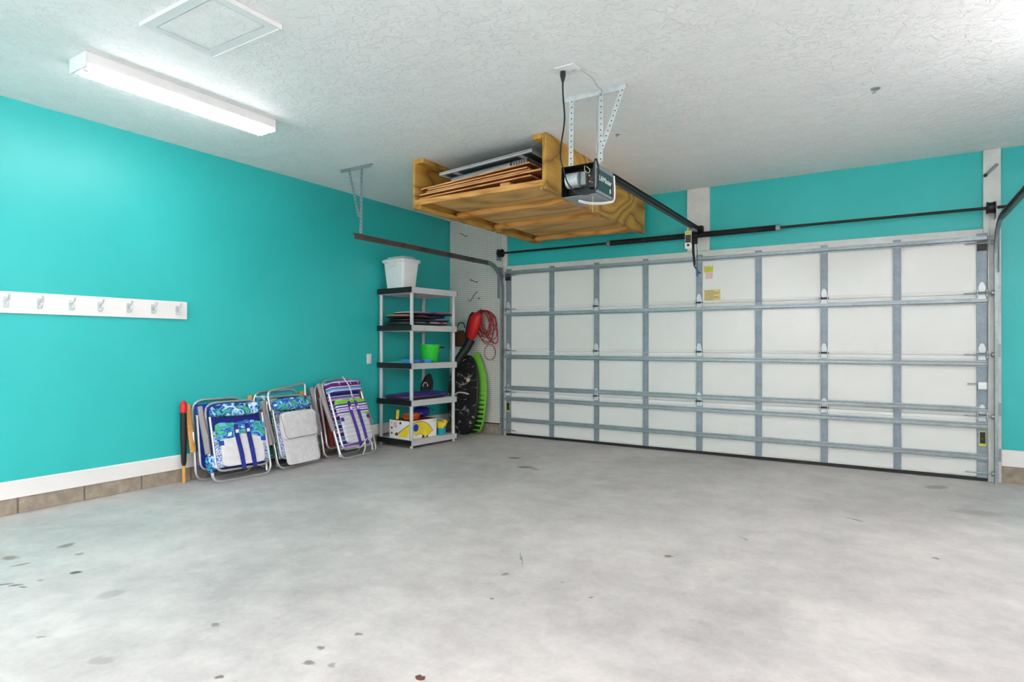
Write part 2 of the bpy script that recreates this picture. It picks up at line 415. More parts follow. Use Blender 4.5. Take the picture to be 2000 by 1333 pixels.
# ================================================================== SETTING
struct('floor', MB().box(XL-.1, XR+.1, YB-.1, YF+.1, -.12, 0), 'floor', smooth=False)
struct('ceiling', MB().box(XL-.1, XR+.1, YB-.1, YF+.1, H, H+.1), 'ceiling', smooth=False)
wl = struct('wall_left', MB().box(XL-.1, XL, YB-.1, YF+.1, .112, H), 'teal', smooth=False)
MB().box(XL-.1, XL+.003, YB-.1, YF+.1, 0, .1115).out('mortar', 'mortar', wl, smooth=False)
DW = 4.87
struct('wall_front', MB().box(XL, 0.0, YF, YF+.1, 0, H).box(DW, XR, YF, YF+.1, 0, H).box(0.0, DW, YF, YF+.1, 2.09, H), 'teal', smooth=False)
struct('wall_right', MB().box(XR, XR+.1, YB-.1, YF+.1, 0, H), 'trim', smooth=False)
struct('wall_back', MB().box(XL, XR, YB-.1, YB, 0, H), 'trim', smooth=False)
# concrete block footing under the left wall board
y = -9.66; k = 0
while y < -0.05:
    ln = 0.40; y1 = min(y+ln, 0.02)
    b = MB().box(XL, XL+.006+.003*random.random(), y+.004, y1-.004, 0.0, .112)
    b.out('block', 'block', wl, bevel=.003, smooth=False)
    y += 0.405
struct('baseboard_left', MB().prism([(XL, .112), (XL+.018, .112), (XL+.018, .222), (XL+.012, .230), (XL, .230)], 'y', YB, YF), 'trim', smooth=False)
struct('baseboard_front', MB().prism([(YF, .14), (YF-.018, .14), (YF-.018, .27), (YF-.012, .278), (YF, .278)], 'x', 4.968, XR), 'trim', smooth=False)
struct('trim_7', MB().box(XL+.01, -.086, YF-.012, YF, 0, .127), 'block', 'grey concrete footing below the pegboard', smooth=False)
ff = struct('trim_1', MB().box(4.966, XR, YF-.012, YF, 0, .138), 'block', 'rough grey concrete footing right of the garage door', smooth=False)
# white lumber around the garage door
struct('trim_2', MB().box(-.085, .0, YF-.030, YF, .0, H-.002), 'jamb', bevel=.002, smooth=False)
struct('trim_3', MB().box(4.876, 4.965, YF-.032, YF, .0, 2.10), 'jamb', bevel=.002, smooth=False)
struct('trim_4', MB().box(4.846, 4.965, YF-.032, YF, 2.102, H-.002), 'jamb', bevel=.002, smooth=False)
struct('trim_5', MB().box(.002, 4.844, YF-.022, YF, 2.075, 2.167), 'jamb', bevel=.002, smooth=False)
struct('trim_6', MB().box(2.308, 2.546, YF-.030, YF, 2.169, H-.002), 'jamb', bevel=.002, smooth=False)

# ================================================================== GARAGE DOOR
gd = thing('door_1', 'white sectional garage door with grey metal stiles and struts', None, (DW/2, 0, 0), kind='structure')
SEC = 0.525; Z0 = 0.028
stile_x = [2.44+(i-4)*.5937 for i in range(1, 8)]
cell = [0.03]+stile_x+[DW-.03]
def sec_z(k): return Z0+k*SEC
def panel_mesh(wd):
    h = SEC-.004
    prof = [(.020, 0), (-.001, 0), (-.004, .004), (-.004, .026), (0, .030), (0, h-.034), (-.004, h-.030), (-.004, h-.018), (-.001, h-.014), (-.001, h), (.020, h)]
    m = MB(); m.prism(prof, 'x', -wd/2+.0006, wd/2-.0006)
    return m.mesh('panel', 'door_white', 0, True)
pm = {}
def stile_mesh(wd, h):
    m = MB()
    m.prism([(-wd/2, -.003), (-wd/2, -.014), (wd/2, -.014), (wd/2, -.003)], 'z', 0, h)
    m.box(-wd/2-.0015, -wd/2+.002, -.016, -.003, 0, h); m.box(wd/2-.002, wd/2+.0015, -.016, -.003, 0, h)
    for q in range(7):
        zz = h*(.08+.14*q)
        m.lathe([(.004, -.0165), (.004, -.013)], (0, 0, zz), 'y', 6)
    return m.mesh('stile', 'galv_blue', 0, False)
sm_mid = stile_mesh(.058, SEC-.006); sm_end = stile_mesh(.068, SEC-.006)
for k in range(4):
    z = sec_z(k)
    sec = MB().box(.006, DW-.006, .0205, .026, z+.001, z+SEC-.001).out('section', 'door_white', gd, smooth=False)
    for i in range(8):
        a, b = cell[i], cell[i+1]; wd = round(b-a, 4)
        if wd not in pm: pm[wd] = panel_mesh(wd)
        o = obj('panel', pm[wd], sec); o.location = ((a+b)/2-DW/2, 0, z+.002)
    for i, x in enumerate([.036]+stile_x+[DW-.036]):
        o = obj('stile', sm_end if i in (0, 8) else sm_mid, sec); o.location = (x-DW/2, 0, z+.003)
# horizontal struts, hat profile
def strut_prof(h=.052, d=.042, fl=.012):
    t = .0016; a = h/2
    return [(-.0145, a), (-.0165, a), (-.0165, a-fl), (-.0165-d, a-fl-.004), (-.0165-d, -a+fl+.004), (-.0165, -a+fl), (-.0165, -a), (-.0145, -a), (-.0145, -a+fl+t), (-.0145-d+t*2, -a+fl+.006), (-.0145-d+t*2, a-fl-.006), (-.0145, a-fl-t)]
for z in (2.076, 1.545, 1.006, .612, .474, .207):
    MB().prism([(a, z+b) for a, b in strut_prof()], 'x', .004, DW-.004).out('strut', 'galv', gd, smooth=False)
# hinges
def hinge_mesh():
    m = MB()
    m.prism([(-.020, .012), (.020, .012), (.026, .045), (.014, .085), (0, .095), (-.014, .085), (-.026, .045)], 'y', -.021, -.0168)
    m.prism([(-.028, -.050), (.028, -.050), (.022, -.012), (-.022, -.012)], 'y', -.021, -.0168)
    m.box(-.034, -.029, -.046, -.016, -.034, .030); m.box(.029, .034, -.046, -.016, -.034, .030)
    for a in (-.010, .010): m.lathe([(.005, -.025), (.005, -.020)], (a, 0, .035), 'y', 6)
    for a in (-.010, .010): m.lathe([(.005, -.025), (.005, -.020)], (a, 0, -.036), 'y', 6)
    return m.mesh('hinge', 'galv_light', 0, False)
hm = hinge_mesh()
pinm = MB().tube([(-.042, -.036, 0), (.042, -.036, 0)], .006, 8).mesh('pin', 'black_metal')
for k in (1, 2, 3):
    for i in (2, 4, 6):
        o = obj('hinge', hm, gd); o.location = (stile_x[i-1]-DW/2, 0, sec_z(k)+.01)
        obj('hinge_pin', pinm, o)
    for sx, x in ((-1, .036), (1, DW-.036)):
        o = obj('hinge', hm, gd); o.location = (x-DW/2, 0, sec_z(k)+.01); obj('hinge_pin', pinm, o)
        z = sec_z(k)+.006
        MB().tube([(x-sx*.13, -.050, z), (x+sx*.075, -.050, z)], .0055, 8).lathe([(.008, -.012), (.021, -.010), (.021, .010), (.008, .012)], (x+sx*.070, -.050, z), 'x', 14).out('roller', 'galv', gd)
for sx, x in ((-1, .036), (1, DW-.036)):   # top roller brackets and bottom corner brackets
    z = sec_z(4)-.09
    MB().box(x-.034, x+.034, -.040, -.016, z-.06, z-.012).box(x-.034, x+.034, -.045, -.016, z-.002, z+.016).out('top_bracket', 'black_metal', gd, smooth=False)
    MB().tube([(x-sx*.12, -.050, z), (x+sx*.075, -.050, z)], .0055, 8).lathe([(.008, -.012), (.021, -.010), (.021, .010), (.008, .012)], (x+sx*.070, -.050, z), 'x', 14).out('roller', 'galv', gd)
    z = .075
    MB().box(x-.034, x+.034, -.022, -.0168, z-.045, z+.085).lathe([(.007, -.028), (.007, -.020)], (x-.012, 0, z+.055), 'y', 8).lathe([(.007, -.028), (.007, -.020)], (x+.016, 0, z+.07), 'y', 8).out('bottom_bracket', 'galv', gd, smooth=False)
    MB().tube([(x-sx*.12, -.045, z), (x+sx*.075, -.045, z)], .0055, 8).lathe([(.008, -.012), (.021, -.010), (.021, .010), (.008, .012)], (x+sx*.070, -.045, z), 'x', 14).out('roller', 'galv', gd)
MB().prism([(-.016, .002), (.026, .002), (.026, .030), (-.010, .030), (-.016, .024)], 'x', .0, DW).out('bottom_seal', 'black', gd, smooth=False)
# slide lock on the right stile
lk = MB().box(DW-.064, DW-.002, -.034, -.0165, .785, .850).out('slide_lock', 'white_metal', gd, bevel=.003)
MB().box(DW-.135, DW-.064, -.028, -.022, .826, .838).lathe([(.007, -.036), (.007, -.016)], (DW-.130, 0, .832), 'y', 8).out('lock_bar', 'grey_metal', lk, smooth=False)
# stickers
def sticker(x0, x1, z0, z1, mat, y=-.0005, lines=0, name='sticker', dots=0):
    s_ = MB().box(x0, x1, y-.0006, y, z0, z1).out(name, mat, gd, smooth=False)
    if lines:
        m = MB(); hh = (z1-z0)
        for q in range(lines):
            zz = z1-hh*(.14+.78*q/max(1, lines-1)); ww = (x1-x0)*(.9 if q % 3 else .6)
            xs_ = x0+(x1-x0)*.05
            m.box(xs_, xs_+ww*(.95), y-.0012, y-.0005, zz-hh*.018, zz+hh*.018)
        m.out('print_lines', 'ink', s_, smooth=False)
    return s_
sticker(2.487, 2.583, 1.934, 1.998, 'stick_y', lines=4)
sticker(2.503, 2.578, 1.864, 1.930, 'stick_p', lines=0)
sticker(2.487, 2.656, 1.634, 1.750, 'stick_t', lines=7)
for x0 in (.010, DW-.056):
    s_ = sticker(x0, x0+.046, .300, .428, 'stick_y', y=-.0143)
    MB().box(x0+.004, x0+.042, -.0158, -.0149, .322, .420).out('sticker_print', 'black', s_, smooth=False)

# ================================================================== TRACKS, SPRING
CPOLY = [(-.026, 0), (.026, 0), (.026, .024), (.018, .024), (.018, .022), (.024, .022), (.024, .002), (-.024, .002), (-.024, .022), (-.018, .022), (-.018, .024), (-.026, .024)]
def track(x, sgn, yend, zh, label):
    t = thing('door_track', label, 'door track', (x, -.05, 0), group='curved garage door tracks')
    yv = -.055; R_ = .30
    vert = [(x, yv, z) for z in (.0, .5, 1.0, 1.5, zh-R_)]
    arc = [(x, yv-R_+R_*math.cos(a), zh-R_+R_*math.sin(a)) for a in [PI/2*k/10 for k in range(1, 11)]]
    poly = [(a, sgn*(b-.024)) for a, b in CPOLY]
    MB().sweep(vert+arc, poly, (1, 0, 0)).out('vertical_track', 'galv', t, smooth=False)
    MB().sweep([(x, yv-R_-.001, zh), (x, yend, zh)], poly, (1, 0, 0)).out('horizontal_track', 'track', t, smooth=False)
    # reinforcing angle on the horizontal run
    xo = x-sgn*.026
    MB().box(min(xo, xo+sgn*.002), max(xo, xo+sgn*.002), yend, -.62, zh-.026, zh+.030).box(min(xo, xo-sgn*.026), max(xo, xo-sgn*.026), yend, -.62, zh+.028, zh+.031).out('reinforcing_angle', 'track', t, smooth=False)
    # wall brackets
    for z in (.23, .62, 1.12, 1.60):
        x0, x1 = (x+.014, x+.050) if sgn < 0 else (x-.082+.028, x-.026)
        m = MB().box(x0, x1, YF-.0365, YF-.033, z-.055, z+.055) if sgn < 0 else MB().box(x-.050, x-.028, YF-.034, YF-.031, z-.055, z+.055)
        for q in (-.035, -.01, .03): m.lathe([(.006, YF-.042), (.006, YF-.033)], ((x0+x1)/2+.6*q*.5, 0, z+q), 'y', 6)
        m.out('wall_bracket', 'galv', t, smooth=False)
    # flag angle near the curve
    MB().box(x-.028*sgn-.002, x-.028*sgn+.002, YF-.16, YF-.034, zh-.42, zh-.02).out('flag_angle', 'galv', t, smooth=False)
    return t
track(-.028, 1, -2.56, 2.170, 'curved metal door track on the left, running back below the ceiling')
track(4.912, -1, -2.56, 2.200, 'curved metal door track at the right edge beside the garage door')
# torsion assembly
ts = thing('torsion_spring_assembly', 'black torsion spring on a long shaft above the garage door', 'door spring', (2.44, -.09, 2.33))
ZS, YS = 2.325, -.085
MB().tube([(-.105, YS, ZS), (4.99, YS, ZS)], .0127, 12).out('shaft', 'black_metal', ts)
def ridges(x0, x1, r, pitch=.011):
    pr = [(.014, x0)]; n = int((x1-x0)/pitch)
    for i in range(n):
        a = x0+(x1-x0)*i/n; p_ = (x1-x0)/n
        pr += [(r-.003, a), (r, a+p_*.35), (r, a+p_*.65)]
    return pr+[(r-.003, x1), (.014, x1)]
for (a, b) in ((1.455, 2.325), (2.375, 3.215)):
    sp = MB().lathe(ridges(a, b, .030), (0, YS, ZS), 'x', 12).out('spring', 'spring', ts)
    e = a-.03 if a < 2 else b
    MB().lathe([(.014, e-.006), (.034, e-.004), (.034, e+.034), (.014, e+.036)], (0, YS, ZS), 'x', 12).out('winding_cone', 'grey_metal', sp)
MB().box(2.344, 2.356, YS-.02, YF-.031, ZS-.05, ZS+.05).box(2.325, 2.420, YF-.036, YF-.031, ZS-.08, ZS+.08).out('anchor_bracket', 'black_metal', ts, smooth=False)
for sx, x in ((1, -.04), (-1, 4.886)):
    MB().lathe([(.015, x-.026), (.052, x-.026), (.052, x-.020), (.045, x-.016), (.045, x+.016), (.052, x+.022), (.052, x+.028), (.015, x+.028)], (0, YS, ZS), 'x', 20).out('cable_drum', 'black_metal', ts)
    MB().box(x-sx*.036-.002, x-sx*.036+.002, YS-.04, YF-.033, ZS-.09, ZS+.05).out('end_bearing_plate', 'galv', ts, smooth=False)
    MB().tube([(x, YS+.047, ZS-.02), (x+sx*.012, -.046, 1.2), (x+sx*.02, -.040, .09)], .0018, 5).out('lift_cable', 'galv', ts)
# hook bracket on the right jamb
hb = thing('wall_hook', 'rusty metal latch hook on white post near the ceiling', 'hook', (4.86, YF-.033, 2.63))
MB().tube([(4.855, YF-.055, 2.625), (4.93, YF-.06, 2.705), (4.945, YF-.06, 2.700), (4.94, YF-.06, 2.690), (4.862, YF-.055, 2.612)], .005, 6).out('shank', 'grey_metal', hb)
MB().lathe([(.004, YF-.062), (.014, YF-.058), (.014, YF-.034), (.004, YF-.0335)], (4.86, 0, 2.62), 'y', 10).out('screw', 'black_metal', hb)

# ================================================================== OPENER
op = thing('garage_door_opener', 'garage door opener motor with open housing and long rail', 'door opener', (2.40, -2.75, 2.25))
ox0, ox1, oy0, oy1, oz0, oz1 = 2.275, 2.520, -2.90, -2.60, 2.165, 2.365
MB().box(ox0, ox1, oy0+.10, oy1, oz0+.02, oz1).out('housing', 'black', op, bevel=.004)
MB().box(ox0, ox0+.004, oy0, oy0+.10, oz0, oz1).box(ox0, ox1, oy0, oy0+.10, oz1-.004, oz1).out('hood', 'black_metal', op, smooth=False)
sd = MB().box(ox1+.0005, ox1+.004, oy0, oy1, oz0+.005, oz1).out('side_cover', 'grey_metal', op, smooth=False)
MB().box(ox1+.0042, ox1+.0055, oy0+.02, oy1-.02, oz0+.025, oz1-.035).out('side_label', 'dark_green', sd, smooth=False)
tm = text_mesh('LiftMaster', .052); tm.materials.append(MT['white_plastic'])
to = obj('lettering', tm, sd)
to.matrix_local = WM[sd.name].inverted() @ (Matrix.Translation((ox1+.0062, (oy0+oy1)/2+.01, 2.275)) @ Matrix(((0,0,1,0),(1,0,0,0),(0,1,0,0),(0,0,0,1))))
MB().box(ox1+.0056, ox1+.0062, oy1-.065, oy1-.045, 2.205, 2.235).out('emblem', 'white_plastic', sd, smooth=False)
MB().box(ox0, ox1+.004, oy0+.02, oy1, oz0-.004, oz0).out('bottom_plate', 'grey_metal', op, smooth=False)
# white cover strip wrapping the far end and underside
cv = [(ox1+.014, oy1-.012, oz1-.03), (ox1+.016, oy1-.006, oz0+.02), (ox1-.01, oy1-.03, oz0-.012), (ox1-.10, oy1-.13, oz0-.028), (ox0+.08, oy0+.10, oz0-.016)]
MB().sweep(smoothpts(cv, 5), [(-.005, -.011), (.005, -.011), (.005, .011), (-.005, .011)], (.55, -.75, .2)).out('light_cover_rim', 'white_plastic', op)
# motor parts inside the open face
MB().lathe([(.01, ox0+.02), (.052, ox0+.022), (.052, ox0+.115), (.01, ox0+.118)], (0, oy0+.055, 2.28), 'x', 18).out('motor', 'galv_light', op)
MB().box(ox0+.125, ox0+.165, oy0+.03, oy0+.09, 2.235, 2.325).out('capacitor', 'grey_metal', op, bevel=.006)
MB().box(ox0+.17, ox1-.012, oy0+.05, oy0+.098, 2.215, 2.345).out('circuit_box', 'black', op, bevel=.003)
for q, (dx, dz) in enumerate(((.185, .10), (.20, .075), (.19, .06), (.205, .052))):
    MB().lathe([(.002, oy0+.040), (.005, oy0+.042), (.005, oy0+.0495), (.002, oy0+.0498)], (ox0+dx, 0, oz0+dz+.03), 'y', 8).out('terminal', ('cream', 'red', 'galv_light', 'orange')[q], op)
MB().tube(smoothpts([(ox0+.16, oy0+.03, 2.36), (ox0+.165, oy0+.02, 2.325), (ox0+.19, oy0+.02, 2.305), (ox0+.2, oy0+.02, 2.325), (ox0+.175, oy0+.025, 2.352)], 5), .0022, 5).out('control_wire', 'cream', op)
MB().tube([(2.48, -2.84, oz0-.004), (2.462, -2.80, 2.06)], .0016, 5).out('light_pull_string', 'cream', op)
# rail, trolley, arm
RX = 2.452
MB().prism([(RX-.018, 2.352), (RX+.018, 2.352), (RX+.018, 2.356), (RX+.003, 2.356), (RX+.003, 2.400), (RX+.018, 2.400), (RX+.018, 2.404), (RX-.018, 2.404), (RX-.018, 2.400), (RX-.003, 2.400), (RX-.003, 2.356), (RX-.018, 2.356)], 'y', oy1, -.06).out('rail', 'black_metal', op, smooth=False)
MB().tube([(RX+.03, oy1, 2.372), (RX+.03, -.08, 2.372)], .006, 6).out('drive_chain', 'black_metal', op)
MB().box(RX-.035, RX+.035, -.075, YF-.031, 2.345, 2.425).out('header_bracket', 'black_metal', op, bevel=.004)
MB().lathe([(.004, RX-.05), (.024, RX-.046), (.024, RX+.05), (.004, RX+.054)], (0, -.10, 2.378), 'x', 14).out('idler_pulley', 'black_metal', op)
tr = MB().box(RX-.03, RX+.03, -.36, -.24, 2.33, 2.351).out('trolley', 'grey_metal', op, bevel=.003)
MB().box(RX-.012, RX+.012, -.292, -.288, 2.10, 2.33).box(RX-.012, RX+.012, -.2875, -.284, 1.98, 2.12, rot=(.35, 0, 0), org=(RX, -.286, 2.12)).out('door_arm', 'black_metal', op, smooth=False)
MB().tube([(RX-.005, -.24, 1.985), (RX-.005, -.06, 1.93), (RX, -.02, 1.93)], .007, 6).out('door_link', 'black_metal', op)
MB().tube([(RX+.03, -.30, 2.33), (RX+.045, -.31, 2.1), (RX+.045, -.31, 1.94)], .003, 5).out('release_cord', 'black', op)
MB().sup((RX+.045, -.31, 1.90), (.022, .022, .085), .6, 1, 10, 6).out('release_handle', 'blue_handle', op)
tg = MB().box(RX-.062, RX+.004, -.372, -.368, 2.145, 2.325).out('warning_tag', 'white_plastic', op, smooth=False)
MB().box(RX-.058, RX+.000, -.3735, -.3725, 2.205, 2.285).out('tag_print', 'ink', tg, smooth=False)
MB().box(RX-.058, RX+.000, -.3735, -.3725, 2.290, 2.318).out('tag_print', 'stick_y', tg, smooth=False)
MB().lathe([(.004, -.3735), (.014, -.3735), (.014, -.3725), (.004, -.3725)], (RX-.029, 0, 2.18), 'y', 12).out('tag_print', 'maroon', tg)
# hanger of perforated angle iron
def holes(m, p0, p1, n, r, ax):
    p0 = Vector(p0); p1 = Vector(p1)
    for i in range(n):
        p = p0.lerp(p1, (i+.5)/n); v = [0, 0, 0]; v[ax] = p[ax]
        q = list(p); h = q[ax]; q[ax] = 0
        m.lathe([(r*.4, h-.0012), (r, h-.0012), (r, h+.0006), (r*.4, h+.0006)], q, 'xyz'[ax], 6)
    return m
hg = thing('opener_hanger', 'perforated metal angle brackets holding the opener to the ceiling', 'bracket', (2.49, -2.87, H))
def angle_iron(p0, p1, wd=.032, ny=1, dx=1):
    p0 = Vector(p0); p1 = Vector(p1); d = (p1-p0).normalized()
    ref = Vector((0, 1, 0)); u = d.cross(ref).normalized()*dx; v = ref
    m = MB(); t = .0022; poly = [(0, 0), (wd, 0), (wd, t), (t, t), (t, wd*ny), (0, wd*ny)]
    return m.loft([[p0+u*a+v*b for a, b in poly], [p1+u*a+v*b for a, b in poly]])
def hole_row(p0, p1, wd, dx, y, n, name, par):
    p0 = Vector(p0); p1 = Vector(p1); d = (p1-p0).normalized(); u = d.cross(Vector((0, 1, 0))).normalized()*dx
    m = MB()
    for i in range(n):
        p = p0.lerp(p1, (i+.5)/n)+u*wd*.55
        m.lathe([(.002, y-.0008), (.0048, y-.0008), (.0048, y+.0004), (.002, y+.0004)], (p.x, 0, p.z), 'y', 6)
    return tag(m.out(name, 'black', par, smooth=False), kind='stuff')
cb = MB().prism([(-2.872, H-.0005), (-2.842, H-.0005), (-2.842, H-.0027), (-2.8698, H-.0027), (-2.8698, H-.034), (-2.872, H-.034)], 'x', 2.262, 2.725).out('ceiling_bar', 'galv_light', hg, smooth=False)
hole_row((2.262, 0, H-.001), (2.725, 0, H-.001), .03, 1, -2.872, 18, 'hole_row', cb)
for p0, p1, dx, n in (((2.322, -2.876, H-.02), (2.316, -2.876, 2.366), 1, 12), ((2.535, -2.876, H-.02), (2.532, -2.876, 2.366), 1, 12), ((2.690, -2.880, H-.02), (2.545, -2.880, 2.46), 1, 12)):
    a_ = angle_iron(p0, p1, .034, 1, dx).out('strap', 'galv_light', hg, smooth=False)
    hole_row(p0, p1, .034, dx, p0[1], n, 'hole_row', a_)
# outlet box on ceiling and cords
ou = thing('ceiling_outlet', 'white square ceiling outlet plate above the opener', 'outlet', (2.50, -3.245, H))
MB().box(2.435, 2.565, -3.31, -3.19, H-.008, H).out('plate', 'white_plastic', ou, bevel=.003)
MB().lathe([(.008, H-.012), (.017, H-.011), (.017, H-.007), (.008, H-.007)], (2.53, -3.235, 0), 'z', 14).out('socket', 'grey_plastic', ou)
pc = thing('power_cord', 'black power cord from the ceiling outlet to the opener', 'cord', (2.464, -3.25, H-.009))
MB().lathe([(.006, H-.075), (.011, H-.06), (.017, H-.035), (.017, H-.0085)], (2.464, -3.25, 0), 'z', 12).out('plug', 'black', pc)
MB().tube(smoothpts([(2.464, -3.25, H-.07), (2.44, -3.20, 2.72), (2.40, -3.10, 2.60), (2.31, -2.97, 2.50), (2.285, -2.93, 2.42), (2.305, -2.925, 2.34), (2.335, -2.93, 2.25), (2.40, -2.94, 2.175), (2.48, -2.94, 2.150), (2.545, -2.93, 2.18), (2.56, -2.93, 2.29), (2.545, -2.92, 2.36), (2.530, -2.915, 2.375), (2.520, -2.915, 2.33), (2.518, -2.912, 2.235)], 6), .0055, 6).out('cable', 'black', pc)
cw = MB().tube(smoothpts([(2.565, -3.215, H-.004), (2.60, -3.13, 2.815), (2.595, -3.02, 2.80), (2.585, -2.93, 2.80), (2.540, -2.885, 2.79), (2.530, -2.89, 2.62), (2.525, -2.89, 2.42)], 6), .003, 6).out('bell_wire', 'wire_grey', None)
tag(cw, 'thin pale wire curling from ceiling outlet down the metal strap', 'wire')
# left track hanger
lh = thing('track_hanger', 'perforated metal bracket hanging the left door track from the ceiling', 'bracket', (-.10, -2.47, H))
MB().prism([(-2.485, H-.0005), (-2.455, H-.0005), (-2.455, H-.0027), (-2.4828, H-.0027), (-2.4828, H-.034), (-2.485, H-.034)], 'x', -.32, .083).out('ceiling_bar', 'galv', lh, smooth=False)
for p0, p1, n, wd in (((-.050, -2.488, H-.02), (-.060, -2.488, 2.205), 16, .034), ((-.215, -2.492, H-.02), (-.078, -2.492, 2.36), 14, .028)):
    a_ = angle_iron(p0, p1, wd, 1, 1).out('strap', 'galv', lh, smooth=False)
    hole_row(p0, p1, wd, 1, p0[1], n, 'hole_row', a_)

# ================================================================== OVERHEAD RACK
rk = thing('overhead_storage_rack', 'wooden storage platform hung from the ceiling holding boards', 'storage rack', (1.17, -1.2, 2.40))
RX0, RX1, RY0, RY1, RZ0 = .485, 1.862, -2.36, -.075, 2.395
for x0, x1 in ((RX0, RX0+.024), (RX1-.036, RX1)):
    MB().box(x0, x1, RY0, RY1, RZ0, H-.001).out('side_board', 'pine_y', rk, bevel=.002, smooth=False)
MB().box(RX0+.025, RX0+.115, RY0+.01, RY1, H-.040, H-.001).out('ledger', 'pine_y', rk, bevel=.002, smooth=False)
MB().box(RX1-.126, RX1-.037, RY0, RY1, H-.040, H-.001).out('ledger', 'pine_y', rk, bevel=.002, smooth=False)
MB().box(RX0+.125, RX1-.037, RY0+.039, RY1, 2.456, 2.474).out('platform', 'ply', rk, smooth=False)
MB().box(RX0+.025, RX1-.037, RY0+.002, RY0+.038, 2.428, 2.475).out('front_rail', 'pine_x', rk, bevel=.002, smooth=False)
MB().box(RX0+.025, RX0+.063, RY0+.04, RY1, RZ0+.004, 2.430).out('runner', 'pine_y', rk, bevel=.002, smooth=False)
MB().box(RX1-.075, RX1-.037, RY0+.04, RY1, RZ0+.010, 2.455).out('runner', 'pine_y', rk, bevel=.002, smooth=False)
for yj in (-1.79, -1.12, -.24):
    MB().box(RX0+.064, RX1-.076, yj, yj+.088, RZ0+.018, 2.455).out('joist', 'pine_x', rk, bevel=.002, smooth=False)
# stored sheets: tilted stacks (x0,z0 at left end) -> (x1,z1) at right end, front y, back y
G_ = 'boards stored on the overhead rack'
def sheet(name, x0, z0, x1, z1, y0, y1, th, mat, label, cat='board', face=None):
    ang = math.atan2(z1-z0, x1-x0); L_ = math.hypot(x1-x0, z1-z0)
    o = thing(name, label, cat, (x0, y0, z0), (0, -ang, 0), group=G_)
    MB().box(0, L_, 0, y1-y0, 0, th).out('core' if face else 'sheet', mat, o, bevel=.001, smooth=False, world=False)
    if face: MB().box(.004, L_-.004, .004, y1-y0-.004, -.0015, -.0002).out('face', face, o, smooth=False, world=False)
    return o
sheet('plywood_sheet', .528, 2.486, 1.704, 2.530, -2.325, -.75, .011, 'ply_edge', 'lowest plywood sheet on the rack, resting on a block', face='ply_dark')
sheet('plywood_sheet', .535, 2.515, 1.800, 2.563, -2.330, -.80, .012, 'ply_edge', 'second plywood sheet from the bottom, longest on the rack', face='ply_dark')
sheet('plywood_sheet', .600, 2.537, 1.690, 2.580, -2.315, -.70, .012, 'ply_edge', 'third plywood sheet from the bottom on the rack', face='ply_dark')
sheet('plywood_sheet', .625, 2.556, 1.665, 2.602, -2.320, -.80, .011, 'ply_edge', 'fourth plywood sheet from the bottom on the rack', face='ply_dark')
sheet('plywood_sheet', .530, 2.575, 1.675, 2.645, -2.300, -.90, .012, 'ply_edge', 'uppermost plywood sheet on the rack, under a grey roll', face='ply_dark')
bl = MB().box(1.397, 1.493, -2.31, -2.20, 2.4755, 2.512).out('wood_block', 'ply_edge', None, bevel=.002, smooth=False)
tag(bl, 'small wooden spacer block at the front of the rack', 'block')
rl = thing('foam_roll', 'silver grey rolled mat under the white framed panel', 'roll', (.823, -2.20, 2.641), (0, -.070, 0))
MB().tube([(0, 0, 0), (.30, 0, 0), (.62, 0, 0)], .030, 14).out('roll', 'foil', rl, world=False)
for q in (.64, .665, .69, .715, .74, .765): MB().lathe([(.010, q), (.029, q+.001), (.031, q+.008), (.029, q+.015), (.010, q+.016)], (0, 0, 0), 'x', 14).out('fold', 'foil', rl, world=False)
MB().tube([(.60, 0, 0), (.795, 0, 0)], .022, 12).out('inner_roll', 'dark_foam', rl, world=False)
fp = thing('framed_panel', 'white edged grey panel on top of the rack stack', 'panel', (.754, -2.315, 2.672), (0, -.060, 0))
L_ = .955
MB().box(0, L_, 0, 1.3, .012, .018).out('panel_sheet', 'dark_foam', fp, smooth=False, world=False)
MB().box(0, L_, 0, .022, 0, .024).box(0, L_, 1.278, 1.3, 0, .024).box(0, .022, .022, 1.278, 0, .024).box(L_-.022, L_, .022, 1.278, 0, .024).out('panel_frame', 'grey_plastic', fp, smooth=False, world=False)
for q in (.12, .80): MB().box(q, q+.04, .024, 1.27, .002, .0115).out('panel_batten', 'grey_plastic', fp, smooth=False, world=False)

# ================================================================== CEILING FITTINGS
def light_fixture(cx, y0, y1, label):
    f = thing('fluorescent_light', label, 'ceiling light', (cx, (y0+y1)/2, H), group='twin tube ceiling lights')
    W_ = .098
    MB().box(cx-W_, cx+W_, y0+.012, y1-.012, H-.030, H-.0005).box(cx-W_, cx-W_+.003, y0+.012, y1-.012, H-.060, H-.030).box(cx+W_-.003, cx+W_, y0+.012, y1-.012, H-.060, H-.030).out('housing', 'white_metal', f, smooth=False)
    MB().prism([(cx-.022, H-.0305), (cx+.022, H-.0305), (cx+.006, H-.072), (cx-.006, H-.072)], 'y', y0+.037, y1-.037).out('centre_ridge', 'white_metal', f, smooth=False)
    for ya, yb in ((y0, y0+.0115), (y1-.0115, y1)):
        MB().box(cx-W_-.004, cx+W_+.004, ya, yb, H-.088, H-.0005).out('end_cap', 'white_metal', f, bevel=.002)
    for dx in (-.052, .052):
        MB().tube([(cx+dx, y0+.036, H-.078), (cx+dx, y1-.036, H-.078)], .0165, 14).out('tube', 'tube', f)
        for ya, yb in ((y0+.012, y0+.0355), (y1-.0355, y1-.012)):
            MB().box(cx+dx-.014, cx+dx+.014, ya, yb, H-.098, H-.031).out('lamp_holder', 'white_plastic', f, bevel=.003)
    return f
light_fixture(.160, -4.906, -3.640, 'white twin tube ceiling light, lit, above the turquoise left wall')
